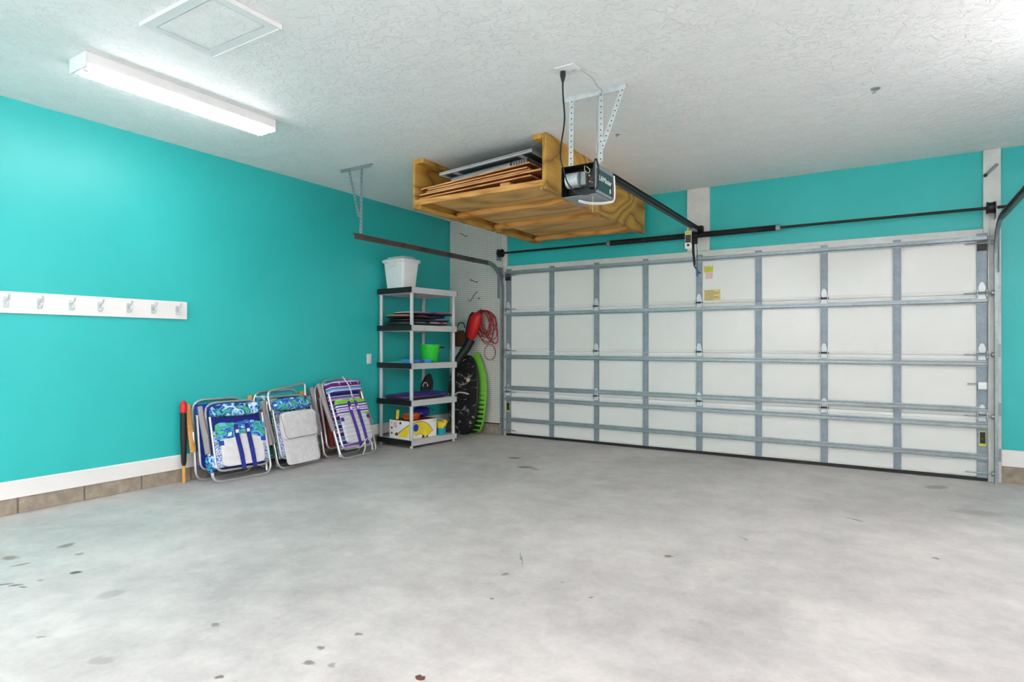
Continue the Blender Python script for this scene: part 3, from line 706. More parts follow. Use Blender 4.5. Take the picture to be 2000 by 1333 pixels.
def fill_light(cx, cy, z, half, label, share):  # invented lamps out of view, added as fill for the ceiling and door
    tm_ = emitter('glowing_fill_light_tube', FILL_POWER*share)
    f = thing('fill_light', label, 'fill light', (cx, cy, z), group='added tube fill lights out of view')
    MB().box(cx-.030, cx+.030, cy-half, cy+half, z+.012, z+.045).out('spine', 'white_metal', f, bevel=.003)
    for dx in (-.075, .075):
        MB().tube([(cx+dx, cy-half+.03, z), (cx+dx, cy+half-.03, z)], .0165, 12).out('tube', tm_, f)
    for e in (-1, 1):
        MB().box(cx-.10, cx+.10, cy+e*(half-.015)-.012, cy+e*(half-.015)+.012, z-.02, z+.046).out('end_bracket', 'white_metal', f, bevel=.003)
        MB().tube([(cx, cy+e*half*.7, z+.045), (cx, cy+e*half*.7, H)], .0025, 6).out('chain', 'galv', f)
fill_light(4.35, -7.35, 2.42, .61, 'added twin tube fill light hung over the camera side, out of view', 1.25)
fill_light(1.70, -8.60, 2.42, .61, 'added twin tube fill light hung by the back wall, out of view', 2.85)
fill_light(5.55, -2.75, 2.34, .61, 'added twin tube fill light hung along the right side, out of view', .50)
ha = thing('attic_hatch', 'white framed access hatch in the ceiling beside the light', 'hatch', (1.145, -4.70, H))
hx0, hx1, hy0, hy1 = .845, 1.446, -4.90, -4.497
m = MB()
def ring(m, x0, x1, y0, y1, w_, z0, z1):
    m.box(x0, x1, y0, y0+w_, z0, z1); m.box(x0, x1, y1-w_, y1, z0, z1); m.box(x0, x0+w_, y0+w_, y1-w_, z0, z1); m.box(x1-w_, x1, y0+w_, y1-w_, z0, z1); return m
ring(MB(), hx0, hx1, hy0, hy1, .052, H-.018, H-.0005).out('frame', 'white_plastic', ha, smooth=False)
ring(MB(), hx0-.004, hx1+.004, hy0-.004, hy1+.004, .009, H-.023, H-.0005).out('frame_lip', 'white_plastic', ha, smooth=False)
MB().box(hx0+.060, hx1-.060, hy0+.060, hy1-.060, H-.015, H-.001).out('hatch_panel', 'ceiling', ha, smooth=False)
def ceil_hook(x, y, label, s=1.0):
    o = thing('ceiling_bolt', label, 'bolt', (x, y, H))
    MB().lathe([(.004, H-.006*s), (.026*s, H-.005*s), (.030*s, H-.0005)], (x, y, 0), 'z', 14).out('flange', 'grey_metal', o)
    MB().tube([(x, y, H-.004), (x, y, H-.022*s), (x-.016*s, y-.01*s, H-.032*s)], .0045*s, 6).out('stem', 'grey_metal', o)
ceil_hook(4.082, -1.942, 'small grey fitting on the ceiling above the right of the garage door')
ceil_hook(2.318, -2.009, 'tiny dark screw on the ceiling beside the opener straps', .6)
ceil_hook(.300, -1.990, 'small metal hook on the ceiling left of the wooden rack', .9)

# ================================================================== LEFT WALL FITTINGS
hr = thing('coat_rail', 'long white wall board with a row of white double hooks', 'coat rack', (XL, -4.5, 1.45))
MB().box(XL, XL+.019, -5.62, -3.636, 1.376, 1.523).out('board', 'trim', hr, bevel=.002, smooth=False)
def hook_mesh():
    m = MB()
    m.prism([(-.012, -.038), (.012, -.038), (.014, .0), (.012, .036), (-.012, .036), (-.014, 0)], 'x', 0, .005)
    m.tube(smoothpts([(.004, 0, .020), (.030, 0, .020), (.052, 0, .030), (.060, 0, .046)], 4), .0055, 8); m.sup((.060, 0, .048), (.017, .017, .015), 1, 1, 10, 6)
    m.tube(smoothpts([(.004, 0, -.014), (.022, 0, -.030), (.038, 0, -.026), (.042, 0, -.010)], 4), .005, 8); m.sup((.042, 0, -.008), (.014, .014, .013), 1, 1, 10, 6)
    return m.mesh('hook', 'galv_light')
hkm = hook_mesh()
for yy in (-5.47, -5.275, -5.08, -4.884, -4.692, -4.498, -4.309, -4.106, -3.919, -3.723):
    o = obj('hook', hkm, hr); o.location = (.0192, yy+4.5, .0)
sw = thing('light_switch', 'white wall switch plate left of the shelving', 'switch', (XL, -1.494, .995))
MB().box(XL, XL+.006, -1.531, -1.457, .938, 1.052).out('plate', 'white_plastic', sw, bevel=.002)
MB().box(XL+.0062, XL+.009, -1.510, -1.478, .962, 1.028).out('rocker', 'white_plastic', sw, bevel=.001)

# ================================================================== PEGBOARD CORNER
pb = thing('pegboard', 'white perforated pegboard beside the garage door', 'pegboard', (-.5, YF, .13))
MB().box(XL+.002, -.087, YF-.010, YF, .128, H-.002).out('panel', 'peg', pb, smooth=False)
MB().box(XL+.002, -.087, YF-.014, YF-.0102, .128, .140).out('edge_strip', 'black_metal', pb, smooth=False)
def peg_hook(pts, label):
    o = MB().tube(smoothpts(pts, 4), .004, 6).out('pegboard_hook', 'black_metal', None); tag(o, label, 'hook', 'hooks on the pegboard')
yp = YF-.0105
peg_hook([(-.745, yp, 2.66), (-.74, yp-.03, 2.655), (-.68, yp-.05, 2.635), (-.62, yp-.06, 2.60), (-.60, yp-.06, 2.61)], 'long wire hook highest on the pegboard')
peg_hook([(-.575, yp, 2.03), (-.57, yp-.03, 2.02), (-.50, yp-.05, 2.00), (-.44, yp-.06, 1.98), (-.43, yp-.06, 1.995)], 'wire hook on pegboard at mid height, pointing right')
peg_hook([(-.475, yp, 1.86), (-.485, yp-.03, 1.84), (-.51, yp-.05, 1.79), (-.55, yp-.06, 1.74), (-.59, yp-.05, 1.75)], 'bent wire hook slanting down left on the pegboard')
peg_hook([(-.43, yp, 1.775), (-.43, yp-.03, 1.765), (-.43, yp-.04, 1.780)], 'short peg hook just above the red cord')
peg_hook([(-.33, yp, 1.61), (-.33, yp-.06, 1.60), (-.33, yp-.13, 1.60), (-.33, yp-.14, 1.63)], 'straight wire peg carrying the red extension cord')
# red extension cord coil
rc = thing('extension_cord', 'coiled red extension cord hanging on the pegboard', 'cord', (-.3, -.06, 1.2))
random.seed(11)
for i in range(11):
    rx, rz = random.uniform(.08, .18), random.uniform(.15, .235); tl = random.uniform(-.05, .42)
    hx, hz = -.345+.03*random.uniform(-1, 1), 1.60+.012*random.uniform(-1, 1)
    pts = []
    for k in range(28):
        a = 2*PI*k/28+PI/2
        x_ = rx*math.cos(a)*(1+.12*math.sin(2*a+i)); z_ = rz*(math.sin(a)-1)
        pts.append((hx+x_*math.cos(tl)-z_*math.sin(tl), yp-.018-.008*i+.006*math.sin(2*a), hz+x_*math.sin(tl)*.5+z_*math.cos(tl)))
    MB().tube(pts, .005, 6, closed=True).out('cord_loop', 'red_cord', rc)
pts = [(-.24+.085*math.cos(a), yp-.05, 1.06+.10*math.sin(a)) for a in [2*PI*k/24 for k in range(24)]]
MB().tube(pts, .0045, 6, closed=True).out('cord_loop', 'red_cord', rc)
wc = MB().tube(smoothpts([(-.10, yp-.012, 1.44), (-.085, yp-.012, 1.25), (-.12, yp-.015, 1.10), (-.10, yp-.012, .95), (-.14, yp-.012, .87), (-.20, yp-.012, .90), (-.215, yp-.012, 1.02)], 8), .003, 6).out('white_cord', 'white_plastic', None)
tag(wc, 'thin white cord looped on the pegboard right of the red coil', 'cord')
# leaf blower hanging nozzle-down
lb = thing('leaf_blower', 'red and black leaf blower hanging nozzle down before the pegboard', 'leaf blower', (-.40, -.15, 1.35))
def lean_fn(p): return Vector((p.x+.10*p.z*1.4, p.y, p.z))
MB().sup((-.385, -.185, 1.395), (.165, .13, .36), .75, .8, 22, 14, lambda p: Vector((p.x*(1.0+.25*(p.z/.18)*.5)+.28*p.z, p.y, p.z))).out('body', 'red', lb)
MB().sup((-.455, -.175, 1.43), (.065, .10, .30), .8, .9, 16, 10, lambda p: Vector((p.x+.30*p.z, p.y, p.z))).out('fan_cover', 'black', lb)
MB().tube(smoothpts([(-.430, -.19, 1.23), (-.470, -.225, 1.12), (-.520, -.28, 1.02), (-.56, -.315, .93), (-.585, -.325, .86)], 5), [.062]*3+[.056]*6+[.050]*6+[.046]*6, 14).out('nozzle', 'black', lb)
MB().tube(smoothpts([(-.49, -.16, 1.40), (-.535, -.17, 1.37), (-.53, -.17, 1.33), (-.48, -.17, 1.30)], 4), .010, 8).out('trigger_handle', 'grey_plastic', lb)
# boards standing at the corner
def stand_board(name, label, cat, loc, rot, Wd, Ln, th, mat, edge, nose=.18):
    o = thing(name, label, cat, loc, rot)
    def outline(sc):
        pts = []
        n = 40
        for k in range(n):
            a = 2*PI*k/n; c_, s_ = math.cos(a), math.sin(a)
            x = math.copysign(abs(c_)**.75, c_)*Wd/2*sc; z = math.copysign(abs(s_)**.85, s_)*Ln/2*(1-(1-sc)*.3)
            x *= 1-nose*max(0, z/(Ln/2))**2
            pts.append((x, z+Ln/2))
        return pts
    def curve(z): u = (z-Ln/2)/(Ln/2); return .045*u*u
    def lo(sc, y): return [Vector((a, y+curve(b), b)) for a, b in outline(sc)]
    MB().loft([lo(.94, -th/2), lo(1, -th/4), lo(1, th/4), lo(.94, th/2)]).out('core', edge, o, world=False)
    MB().loft([lo(.935, -th/2-.003), lo(.935, -th/2-.0005)]).out('deck', mat, o, world=False)
    return o
kb = stand_board('kneeboard', 'black kneeboard with white splatter graphics standing beside the shelving', 'kneeboard', (-.512, -.285, .004), (-.10, 0, .10), .46, 1.03, .055, 'kb_print', 'black')
MB().tube(smoothpts([(-.13, -.070, .46), (-.04, -.085, .53), (.05, -.082, .535), (.12, -.070, .52)], 5), .012, 8, flat=.5).out('strap', 'grey_plastic', kb, world=False)
MB().lathe([(.004, -.040), (.026, -.042), (.026, -.038), (.004, -.036)], (.085, .0, .70), 'y', 14).out('emblem', 'cream', kb, world=False)
stand_board('bodyboard', 'lime green bodyboard with dark stripes behind the black kneeboard', 'bodyboard', (-.430, -.165, .004), (-.085, 0, .05), .40, 1.06, .05, 'gb_print', 'lime', .62)
# brown bag hung on the pegboard behind the shelves
bb = thing('hanging_bag', 'dark brown bag hanging on the pegboard behind the shelves', 'bag', (-.70, -.05, 1.2))
MB().sup((-.70, -.055, 1.24), (.24, .11, .22), .6, .7, 18, 10).out('pouch', 'brown', bb)
MB().tube(smoothpts([(-.78, -.05, 1.33), (-.74, -.03, 1.44), (-.66, -.03, 1.44), (-.62, -.05, 1.33)], 5), .006, 6).out('strap', 'black', bb)

# ================================================================== SHELVING UNIT
SC = Vector((-.588, -1.041, 0)); SR = math.radians(-5.5); SD, SW_ = .57, .74
su = thing('shelving_unit', 'grey plastic shelving unit with black ends in the corner', 'shelf unit', SC, (0, 0, SR))
TOPS = (1.805, 1.380, .952, .537, .090)
def shelf_mesh(th):
    m = MB(); a, b = SD/2, SW_/2
    m.box(-a+.012, a-.012, -b+.012, b-.012, -.014, 0)
    m.box(-a, -a+.012, -b, b, -th, 0); m.box(a-.012, a, -b, b, -th, 0)
    m.box(-a+.012, a-.012, -b, -b+.012, -th, 0); m.box(-a+.012, a-.012, b-.012, b, -th, 0)
    for q in range(1, 6):
        yy = -b+SW_*q/6; m.box(-a+.012, a-.012, yy-.003, yy+.003, -th*.7, -.014)
    for q in range(1, 3):
        xx = -a+SD*q/3; m.box(xx-.003, xx+.003, -b+.012, b-.012, -th*.7, -.014)
    return m.mesh('shelf', 'grey_plastic', 0, False)
for i, zt in enumerate(TOPS):
    th = .066 if i < 4 else .060
    s_ = obj('shelf', shelf_mesh(th), su); s_.location = (0, 0, zt)
    for sg in (-1, 1):
        m = MB().box(-SD/2-.002, SD/2+.002, sg*(SW_/2+.0005) if sg > 0 else -(SW_/2+.008), (SW_/2+.008) if sg > 0 else -(SW_/2+.0005), -th+.004, .001)
        m.out('end_trim', 'black', s_, bevel=.002, world=False)
for sx in (-1, 1):
    for sy in (-1, 1):
        m = MB(); cx, cy = sx*(SD/2-.030), sy*(SW_/2-.030)
        zz = [0]+[t for t in reversed(TOPS)]
        for q in range(5):
            z0 = 0.0 if q == 0 else zz[q]; z1 = (zz[q+1]-.067) if q else zz[1]-.061
            if q == 4: z1 = zz[5]-.067
            m.lathe([(.019, z0), (.021, z0+.004), (.0205, z1-.004), (.019, z1)], (cx, cy, 0), 'z', 12)
        m.out('leg', 'grey_plastic', su, world=False)
def sh(lx, ly, z):
    c_, s_ = math.cos(SR), math.sin(SR); return (SC.x+lx*c_-ly*s_, SC.y+lx*s_+ly*c_, z)

# white tote on top
tt = thing('storage_tote', 'white plastic tote with lid on top of the shelving', 'storage bin', sh(-.055, -.215, 1.8065), (0, 0, SR))
def rr_ring(a, b, r, z, n=4):
    pts = []
    for cx, cy, a0 in ((a-r, b-r, 0), (-a+r, b-r, PI/2), (-a+r, -b+r, PI), (a-r, -b+r, 3*PI/2)):
        for k in range(n+1):
            t = a0+PI/2*k/n; pts.append(Vector((cx+r*math.cos(t), cy+r*math.sin(t), z)))
    return pts
MB().loft([rr_ring(.136, .100, .025, 0), rr_ring(.139, .103, .025, .006), rr_ring(.170, .130, .03, .315), rr_ring(.170, .130, .03, .320)]).out('body', 'white_plastic', tt, world=False)
MB().loft([rr_ring(.174, .134, .03, .298), rr_ring(.183, .143, .03, .302), rr_ring(.186, .146, .03, .332), rr_ring(.168, .128, .03, .342), rr_ring(.150, .110, .03, .346), rr_ring(.135, .095, .03, .368), rr_ring(.133, .093, .03, .369)]).out('lid', 'white_plastic', tt, world=False)
for sg in (-1, 1):
    MB().box(-.055, .055, sg*.142-.010, sg*.142+.010, .252, .299).out('handle', 'white_plastic', tt, bevel=.004, world=False)

# bodyboards on the second shelf
def body_board(label, lx, ly, z, yaw, L_, W_, th, deckm, roll=0.0, pitch=0.0, coremat='black'):
    o = thing('bodyboard', label, 'bodyboard', sh(lx, ly, z), (pitch, roll, SR+yaw), group='bodyboards on the shelves')
    def ol(sc):
        P_ = []
        for k in range(36):
            a = 2*PI*k/36; c_, s_ = math.cos(a), math.sin(a)
            y_ = math.copysign(abs(s_)**.6, s_)*L_/2*(1-(1-sc)*.4); x_ = math.copysign(abs(c_)**.55, c_)*W_/2*sc
            x_ *= 1-.25*max(0, y_/(L_/2))**3
            P_.append((x_, y_))
        return P_
    cv = lambda y_: .010*max(0, y_/(L_/2))**2
    lo = lambda sc, z_: [Vector((a, b, z_+cv(b))) for a, b in ol(sc)]
    MB().loft([lo(.93, 0), lo(1, th*.3), lo(1, th*.62)]).out('core', coremat, o, world=False)
    MB().loft([lo(1.003, th*.625), lo(.985, th*.85), lo(.90, th)]).out('deck', deckm, o, world=False)
    MB().lathe([(.004, th-.002), (.014, th-.001), (.014, th+.004), (.004, th+.005)], (0, L_*.25, .012), 'z', 10).out('leash_plug', 'black', o, world=False)
    return o
body_board('navy bodyboard with red and white tail, bottom of the shelf stack', .03, -.03, 1.3825, .03, .80, .46, .040, 'deck_d')
body_board('black bodyboard with a light blue end, second up in the shelf stack', .02, .02, 1.4250, -.05, .76, .44, .036, 'deck_c')
body_board('black bodyboard with orange tip poking out left, third in the stack', .05, -.06, 1.4640, .06, .78, .42, .034, 'deck_b')
body_board('pink and purple bodyboard on top of the shelf stack', .06, .06, 1.5010, -.03, .76, .44, .036, 'deck_a')
body_board('violet bodyboard lying alone on the fourth shelf', .03, -.03, .5395, .04, .78, .48, .045, 'deck_e')
# third shelf: bucket, blue dishes, black pump
gb = thing('sand_bucket', 'bright green plastic bucket on the third shelf', 'bucket', sh(.10, .10, .9535), (0, 0, SR))
MB().lathe([(.05, 0), (.088, 0), (.090, .004), (.118, .196), (.126, .197), (.127, .208), (.114, .208), (.112, .196), (.084, .012), (.05, .010)], (0, 0, 0), 'z', 28).out('body', 'green', gb, world=False)
MB().tube([(.122*math.cos(a), .06+.03*math.sin(a)-.06, .205-.02*abs(math.sin(a))+.0) for a in [PI*k/14 for k in range(15)]], .003, 6).out('handle', 'white_plastic', gb, world=False)
def dish(lx, ly, label, r=.09):
    o = thing('plastic_dish', label, 'dish', sh(lx, ly, .9535))
    MB().lathe([(.3*r, 0), (.75*r, 0), (r, .022), (r*1.04, .030), (r*.98, .030), (.72*r, .008), (.3*r, .007)], (0, 0, 0), 'z', 24).out('bowl', 'blue_plastic', o, world=False)
    MB().lathe([(.97*r, .031), (1.06*r, .031), (1.06*r, .036), (.97*r, .036)], (0, 0, 0), 'z', 24, ).out('rim', 'blue_plastic', o, world=False)
dish(.14, -.245, 'light blue plastic dish at the front corner of the third shelf', .11)
dish(.195, -.045, 'small light blue dish before the green bucket', .07)
bp = thing('hand_pump', 'black and silver hand pump leaning at the right of the third shelf', 'pump', sh(-.02, .26, .9535), (0, .0, SR))
MB().tube([(0, 0, .016), (.0, .05, .06), (0, .10, .11)], .016, 10).out('barrel', 'black', bp, world=False)
MB().tube([(0, .10, .11), (0, .16, .17)], .008, 8).out('rod', 'alu', bp, world=False)
MB().tube([(-.04, .16, .17), (.04, .16, .17)], .010, 8).out('grip', 'black', bp, world=False)
MB().sup((0, .0, .018), (.07, .07, .034), .6, .8, 14, 8).out('base', 'black', bp, world=False)
fb = thing('swim_fin', 'black swim fin standing at the back of the fourth shelf', 'swim fin', sh(-.12, .27, .5965), (0, 0, SR))
MB().prism([(-.10, 0), (.08, 0), (.09, .10), (.05, .20), (-.02, .17), (-.09, .07)], 'x', -.02, .02).out('blade', 'black', fb, bevel=.006, world=False)
MB().tube([(.022, -.05+.04*math.cos(a), .05+.05*math.sin(a)) for a in [PI*k/10 for k in range(11)]], .006, 6).out('heel_strap', 'grey_plastic', fb, world=False)
# bottom shelf: toy box and beach toys
tb = thing('toy_box', 'white cardboard toy box printed with a yellow arc, bottom shelf', 'box', sh(.055, -.125, .0915), (0, 0, SR))
bx, by, bh = .165, .215, .205
MB().box(-bx, bx, -by, by, 0, bh).out('carton', 'white_plastic', tb, bevel=.002, smooth=False, world=False)
MB().box(-bx+.004, bx-.004, -by+.004, by-.004, bh+.0002, bh+.0025).out('top_flap', 'maroon', tb, smooth=False, world=False)
def arc_poly(cx, cz, r0, r1, a0, a1, n=22):
    P_ = [(cx+r1*math.cos(a0+(a1-a0)*k/n), cz+r1*math.sin(a0+(a1-a0)*k/n)) for k in range(n+1)]
    return P_+[(cx+r0*math.cos(a1+(a0-a1)*k/n), cz+r0*math.sin(a1+(a0-a1)*k/n)) for k in range(n+1)]
# print on the long side (+x) and on the short side (-y)
MB().prism(arc_poly(-.06, -.05, .098, .246, .50, PI-.95), 'x', bx+.0004, bx+.0010).out('print', 'ink', tb, smooth=False, world=False)
MB().prism(arc_poly(-.06, -.05, .103, .240, .52, PI-.95), 'x', bx+.0011, bx+.0016).out('print', 'yellow', tb, smooth=False, world=False)
MB().lathe([(.003, bx+.0017), (.042, bx+.0017), (.042, bx+.0022), (.003, bx+.0022)], (0, -.115, .125), 'x', 20).out('print', 'royal', tb, smooth=False, world=False)
MB().prism(arc_poly(.03, -.01, .02, .055, .3, PI-.3), 'x', bx+.0004, bx+.0010).out('print', 'ink', tb, smooth=False, world=False)
MB().prism([(.16, .165), (.20, .180), (.195, .195), (.155, .178)], 'x', bx+.0004, bx+.0010).out('print', 'stick_y', tb, smooth=False, world=False)
MB().prism([(-.02, .02), (.13, .02), (.163, .10), (.163, .165), (.10, .135), (.02, .085)], 'y', -by-.0010, -by-.0004).out('print', 'yellow', tb, smooth=False, world=False)
MB().prism([(-.02, .060), (.02, .085), (.10, .135), (.163, .168), (.163, .160), (.10, .127), (.02, .077), (-.016, .050)], 'y', -by-.0017, -by-.0011).out('print', 'ink', tb, smooth=False, world=False)
MB().prism([(-.075, .045), (-.045, .07), (-.02, .06), (-.02, .035), (-.055, .028)], 'y', -by-.0017, -by-.0011).out('print', 'brown', tb, smooth=False, world=False)
for zz, mm in ((.175, 'grey_plastic'), (.115, 'ink'), (.055, 'dark_foam')):
    MB().lathe([(.002, -by-.0010), (.014, -by-.0010), (.014, -by-.0004), (.002, -by-.0004)], (-.125, 0, zz), 'y', 12).out('print', mm, tb, smooth=False, world=False)
MB().box(-.09, -.035, -by-.0010, -by-.0004, .12, .185).out('print', 'stick_p', tb, smooth=False, world=False)
MB().box(.005, .035, -by-.0010, -by-.0004, .165, .190).out('print', 'bluebag', tb, smooth=False, world=False)
zt = .0915+bh+.003
def sieve(lx, ly, z, yaw, mat, label):
    o = thing('sand_sieve', label, 'beach toy', sh(lx, ly, z), (0, 0, SR+yaw), group='orange sand sieves on the toy box')
    MB().lathe([(.02, 0), (.075, 0), (.098, .020), (.104, .026), (.096, .027), (.070, .007), (.02, .006)], (0, 0, 0), 'z', 22).out('bowl', mat, o, world=False)
    MB().box(-.014, .014, .10, .135, .019, .026).out('handle', mat, o, bevel=.003, world=False)
sieve(.06, -.16, zt, .3, 'orange', 'orange sand sieve at the bottom of the pair on the toy box')
sieve(.065, -.15, zt+.0275, -.2, 'orange', 'orange sand sieve stacked on top of another on the toy box')
ru = thing('toy_ruler', 'yellow toy strip standing on the toy box', 'toy', sh(-.055, -.270, zt), (-.12, 0, SR+.2))
MB().box(-.018, .018, -.004, .004, 0, .105).out('strip', 'yellow', ru, bevel=.002, world=False)
for q in range(4): MB().lathe([(.002, -.0055), (.005, -.0055), (.005, -.0042), (.002, -.0042)], (0, 0, .02+.022*q), 'y', 8).out('dot', 'ink', ru, world=False)
bg = thing('cloth_bag', 'indigo cloth bag lying on the back of the toy box', 'bag', sh(-.02, .065, zt), (0, 0, SR))
MB().sup((0, 0, .055), (.20, .16, .11), .8, .8, 20, 12, lambda p: Vector((p.x, p.y+.02*math.sin(30*p.x), p.z+.010*math.sin(40*p.y)*(p.z > 0)))).out('sack', 'bluebag', bg, world=False)
MB().tube(smoothpts([(.05, .05, .09), (.08, .10, .10), (.09, .12, .06)], 4), .004, 6).out('drawstring', 'navy', bg, world=False)
pl = thing('castle_pail', 'yellow and turquoise sand pail at the right of bottom shelf', 'bucket', sh(.18, .205, .0915), (0, 0, SR))
def pail_ring(r, z, sp=0.0):
    return [Vector(((r+(sp if k % 6 < 2 else 0)*0)*math.cos(2*PI*k/24), r*math.sin(2*PI*k/24), z+(sp if k % 6 < 2 else 0))) for k in range(24)]
MB().loft([pail_ring(.052, .075), pail_ring(.078, .135), pail_ring(.082, .145, .022), pail_ring(.076, .145, .022), pail_ring(.046, .080)]).out('upper_wall', 'yellow', pl, world=False)
MB().loft([pail_ring(.048, 0), pail_ring(.050, .004), pail_ring(.0555, .0742), pail_ring(.02, .0745)]).out('base_wall', 'tealtoy', pl, world=False)
MB().tube([(.070*math.cos(a), .0, .150+.03*math.sin(a)) for a in [PI*k/12 for k in range(13)]], .004, 6).out('handle', 'white_plastic', pl, world=False)
MB().prism([(-.012, .02), (.012, .02), (.020, .06), (.004, .11), (-.012, .10)], 'x', .060, .0635).out('moulded_tower', 'tealtoy', pl, world=False)

# ================================================================== BEACH CHAIRS
def beach_chair(label, loc, yaw, lean, L_, W, cloth, pouchm, armm, pillow=None, band=None, straps=None, tabs=None, handle=False, rear=False, flap=None, ties=False, side=None):
    o = thing('beach_chair', label, 'beach chair', loc, (-lean, 0, PI/2+yaw), group='folded beach chairs leaning on the left wall')
    B = lambda mb, n, mt, par=o, **k: mb.out(n, mt, par, world=False, **k)
    r = .0115
    B(MB().tube(fillet([(-W, 0, .60*L_), (-W, 0, r), (W, 0, r), (W, 0, .60*L_)], .085), r, 9), 'leg_frame', 'alu')
    B(MB().tube(fillet([(-W+.028, -.030, .80*L_), (-W+.028, -.030, .095), (W-.028, -.030, .095), (W-.028, -.030, .80*L_)], .07), r*.92, 9), 'seat_frame', 'alu')
    B(MB().tube(fillet([(-W+.022, .030, .04), (-W+.022, .030, L_-r), (W-.022, .030, L_-r), (W-.022, .030, .04)], .11), r, 9), 'back_frame', 'alu')
    # slings
    m = MB(); n = 10; rows = []
    for side_ in (0, 1):
        pass
    wv = W-.034
    front = [[Vector((wv*(2*j/n-1), .004+.012*math.cos(PI*(j/n-.5))*-1, z)) for j in range(n+1)] for z in (.10, .35*L_, .65*L_, L_-.05)]
    rings = []
    for row in front: rings.append(row+[p+Vector((0, .006, 0)) for p in reversed(row)])
    B(m.loft(rings), 'sling', cloth)
    if side:
        for sx in (-1, 1):
            B(MB().box(sx*(W-.062)-.028, sx*(W-.062)+.028, -.0435, -.0405, .12, .62*L_), 'side_print', side, smooth=False)
    for sx in (-1, 1):     # arm rests: long flat bars lying along the frame
        pts = smoothpts([(sx*(W+.017), -.012, .36*L_), (sx*(W+.018), .006, .60*L_), (sx*(W+.018), .022, .80*L_), (sx*(W+.017), .026, .95*L_)], 5)
        hw, hn = (.023, .008) if armm == 'wood_arm' else (.016, .020)
        B(MB().sweep(pts, [(-hn, -hw*.75), (-hn*.7, -hw), (hn*.7, -hw), (hn, -hw*.75), (hn, hw*.75), (hn*.7, hw), (-hn*.7, hw), (-hn, hw*.75)], (1, 0, 0)), 'armrest', armm)
        B(MB().tube([(sx*(W+.004), .010, .34*L_), (sx*(W+.004), .016, .62*L_)], .007, 6), 'arm_link', 'alu')
    if rear: return o
    if pouchm:
        p_ = B(MB().sup((0, -.058, .40*L_), (2*W-.15, .036, .46*L_), .22, .25, 24, 12), 'pouch', pouchm)
        if tabs:
            for sx in (-1, 1):
                B(MB().box(sx*(W-.075)-.022, sx*(W-.075)+.022, -.078, -.0765, .46*L_-.020, .46*L_+.020), 'side_tab', tabs, p_, smooth=False)
        B(MB().box(-.10, -.055, -.0785, -.077, .43*L_, .43*L_+.055), 'care_label', 'white_fabric', p_, smooth=False)
    if band:
        B(MB().sup((0, -.064, .625*L_), (2*W-.09, .044, .15*L_), .35, .3, 24, 10, lambda p: Vector((p.x, p.y, p.z-.25*abs(p.x)*(p.z < 0)+.010*math.sin(26*p.x)))), 'pouch_flap', band)
    if straps:
        for sx in (-1, 1):
            pts = smoothpts([(sx*.045, -.080, .70*L_), (sx*.052, -.092, .55*L_), (sx*.050+.02, -.086, .30*L_), (sx*.05+.035, -.066, .12*L_)], 5)
            B(MB().sweep(pts, [(-.0025, -.019), (.0025, -.019), (.0025, .019), (-.0025, .019)], (1, 0, 0)), 'shoulder_strap', straps)
            B(MB().box(sx*.05-.012, sx*.05+.012, -.100, -.095, .56*L_, .60*L_), 'strap_buckle', 'white_plastic', smooth=False)
    if pillow:
        pz = .865*L_
        B(MB().sup((0, -.030, pz), (2*W-.075, .095, .165*L_), .55, .35, 26, 12), 'pillow', pillow)
        for sx in (-.5, .12, .55):
            B(MB().tube(smoothpts([(sx*W, -.055, pz+.062*L_), (sx*W+.02, -.072, pz+.055*L_), (sx*W+.03, -.080, pz+.02*L_)], 4), .0035, 6), 'pillow_tie', 'white_fabric')
    if handle:
        B(MB().tube(fillet([(-W+.02, -.010, .80*L_), (-W+.03, -.006, L_+.045), (W-.03, -.020, L_+.10), (W-.07, -.03, .95*L_)], .06), .0125, 10), 'carry_bar', 'alu')
    if flap:
        B(MB().sup((-W-.012, -.030, .235*L_), (.085, .022, .21*L_), .7, .7, 16, 10), 'side_pocket', flap)
    if ties:
        for pts in ([(-.03, -.075, L_*.99), (.0, -.10, .86*L_), (.01, -.10, .72*L_)], [(.03, -.09, .16*L_), (.025, -.075, .08*L_), (.02, -.03, .012)], [(.10, -.08, .17*L_), (.155, -.06, .12*L_), (.165, -.03, .03)], [(-.09, -.06, .13*L_), (-.05, -.08, .09*L_), (0, -.08, .12*L_), (.06, -.08, .17*L_), (.10, -.08, .19*L_)]):
            B(MB().sweep(smoothpts(pts, 5), [(-.002, -.010), (.002, -.010), (.002, .010), (-.002, .010)], (1, .15, 0)), 'webbing', 'white_fabric')
    return o
beach_chair('folded beach chair with blue tropical pillow and white pouch, nearest the coat rail', (-.584, -3.325, 0), math.radians(-6), math.radians(15.5), .70, .262, 'navy', 'white_fabric', 'arm_grey', 'floral_a', 'floral_b', 'navy', 'royal', flap='floral_a', side='floral_c')
c2 = beach_chair('folded beach chair with tall silver carry bar and white storage pouch, middle', (-.640, -2.680, 0), math.radians(5), math.radians(15), .70, .265, 'floral_c', None, 'arm_grey', None, None, None, None, handle=True, side='floral_c')
B2 = lambda mb, n, mt, **k: mb.out(n, mt, c2, world=False, **k)
B2(MB().sup((0, -.058, .24*.70), (.40, .030, .42*.70), .2, .25, 24, 12), 'lower_pouch', 'white_fabric')
B2(MB().sup((0, -.070, .56*.70), (.43, .055, .36*.70), .3, .3, 24, 12, lambda p: Vector((p.x, p.y-.020*(p.z > .05), p.z+.02*(p.x/.21)**2*(p.z < 0)*-1))), 'cooler_pouch', 'white_fabric')
B2(MB().tube(fillet([(-.215, -.098, .70*.70), (-.20, -.104, .37*.70), (.20, -.104, .385*.70), (.215, -.098, .70*.70)], .06), .003, 6), 'pouch_piping', 'arm_grey')
B2(MB().sup((0, -.045, .855*.70), (.44, .09, .17*.70), .55, .35, 26, 12), 'pillow', 'floral_b')
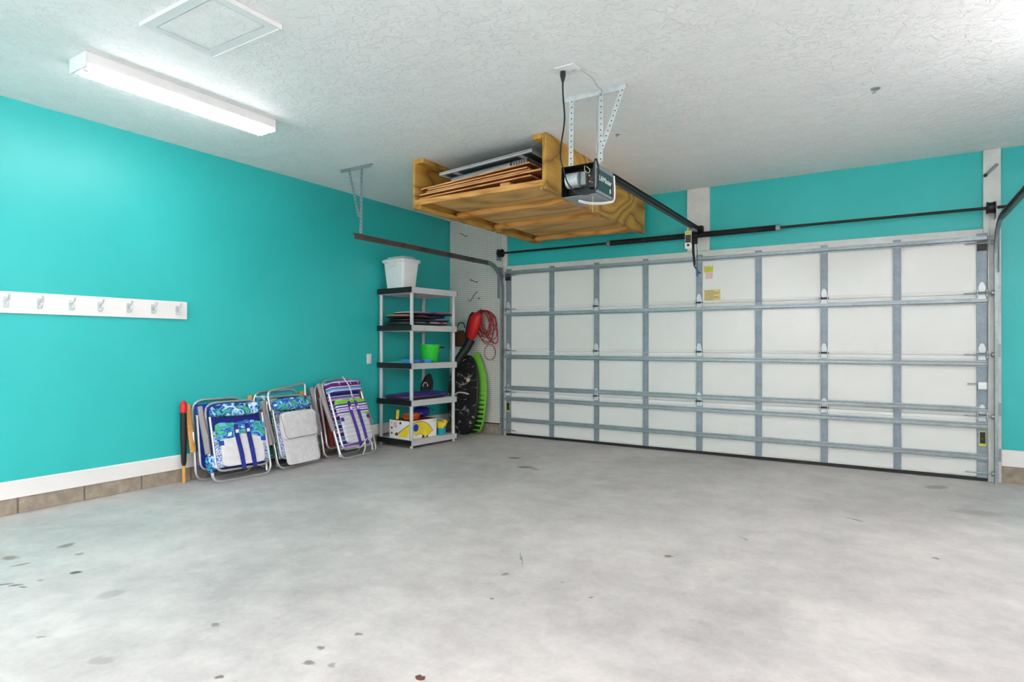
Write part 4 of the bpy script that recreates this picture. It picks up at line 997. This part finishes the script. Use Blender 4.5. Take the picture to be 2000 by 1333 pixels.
for q in (-.10, .03, .12): B2(MB().tube(smoothpts([(q, -.07, .90*.70), (q+.02, -.092, .87*.70), (q+.03, -.095, .82*.70)], 4), .0035, 6), 'pillow_tie', 'white_fabric')
beach_chair('folded beach chair with purple and lime stripes, beside the shelving', (-.508, -2.040, 0), math.radians(3), math.radians(20), .86, .262, 'stripe_a', 'stripe_c', 'arm_grey', 'stripe_a', 'stripe_b', 'purple', 'purple', ties=True)
beach_chair('blue beach chair with wooden arms behind the tropical print chair', (-.792, -3.360, 0), math.radians(-2), math.radians(8), .70, .255, 'royal', None, 'wood_arm', rear=True)
beach_chair('beach chair with yellow wooden arms behind the carry bar chair', (-.785, -2.742, 0), math.radians(1), math.radians(9), .735, .278, 'floral_b', None, 'wood_arm', rear=True)
beach_chair('dark red striped beach chair half hidden behind the purple striped chair', (-.700, -2.090, 0), math.radians(2), math.radians(12), .78, .255, 'maroon_stripe', None, 'arm_grey', rear=True)
# umbrella tips behind the chairs
def umbrella(loc, rot, L_, label):
    o = thing('beach_umbrella', label, 'umbrella', loc, rot)
    MB().tube([(0, 0, 0.002), (0, 0, L_*.25)], .014, 8).out('pole', 'wood_arm', o, world=False)
    MB().lathe([(.012, L_*.2), (.020, L_*.26), (.026, L_*.55), (.025, L_-.10)], (0, 0, 0), 'z', 12).out('canopy', 'black', o, world=False)
    MB().lathe([(.025, L_-.0995), (.029, L_-.06), (.024, L_-.02), (.010, L_)], (0, 0, 0), 'z', 12).out('tip_cover', 'red', o, world=False)
umbrella((-.858, -3.690, 0), (0, -.02, 0), .69, 'closed black umbrella with red tip at the far left of the chairs')
umbrella((-.885, -2.403, 0), (0, -.02, 0), .66, 'closed black umbrella with red tip between the middle and striped chairs')

# dry leaf on the floor
lf = MB().prism([(-.018, -.006), (-.006, -.014), (.010, -.012), (.018, .0), (.012, .012), (.002, .006), (-.010, .012)], 'z', .0005, .006).xform(Matrix.Translation((2.758, -4.91, 0))).out('dry_leaf', 'leaf', None, smooth=False)
tag(lf, 'small crumpled brown leaf on the concrete floor near the camera', 'leaf')
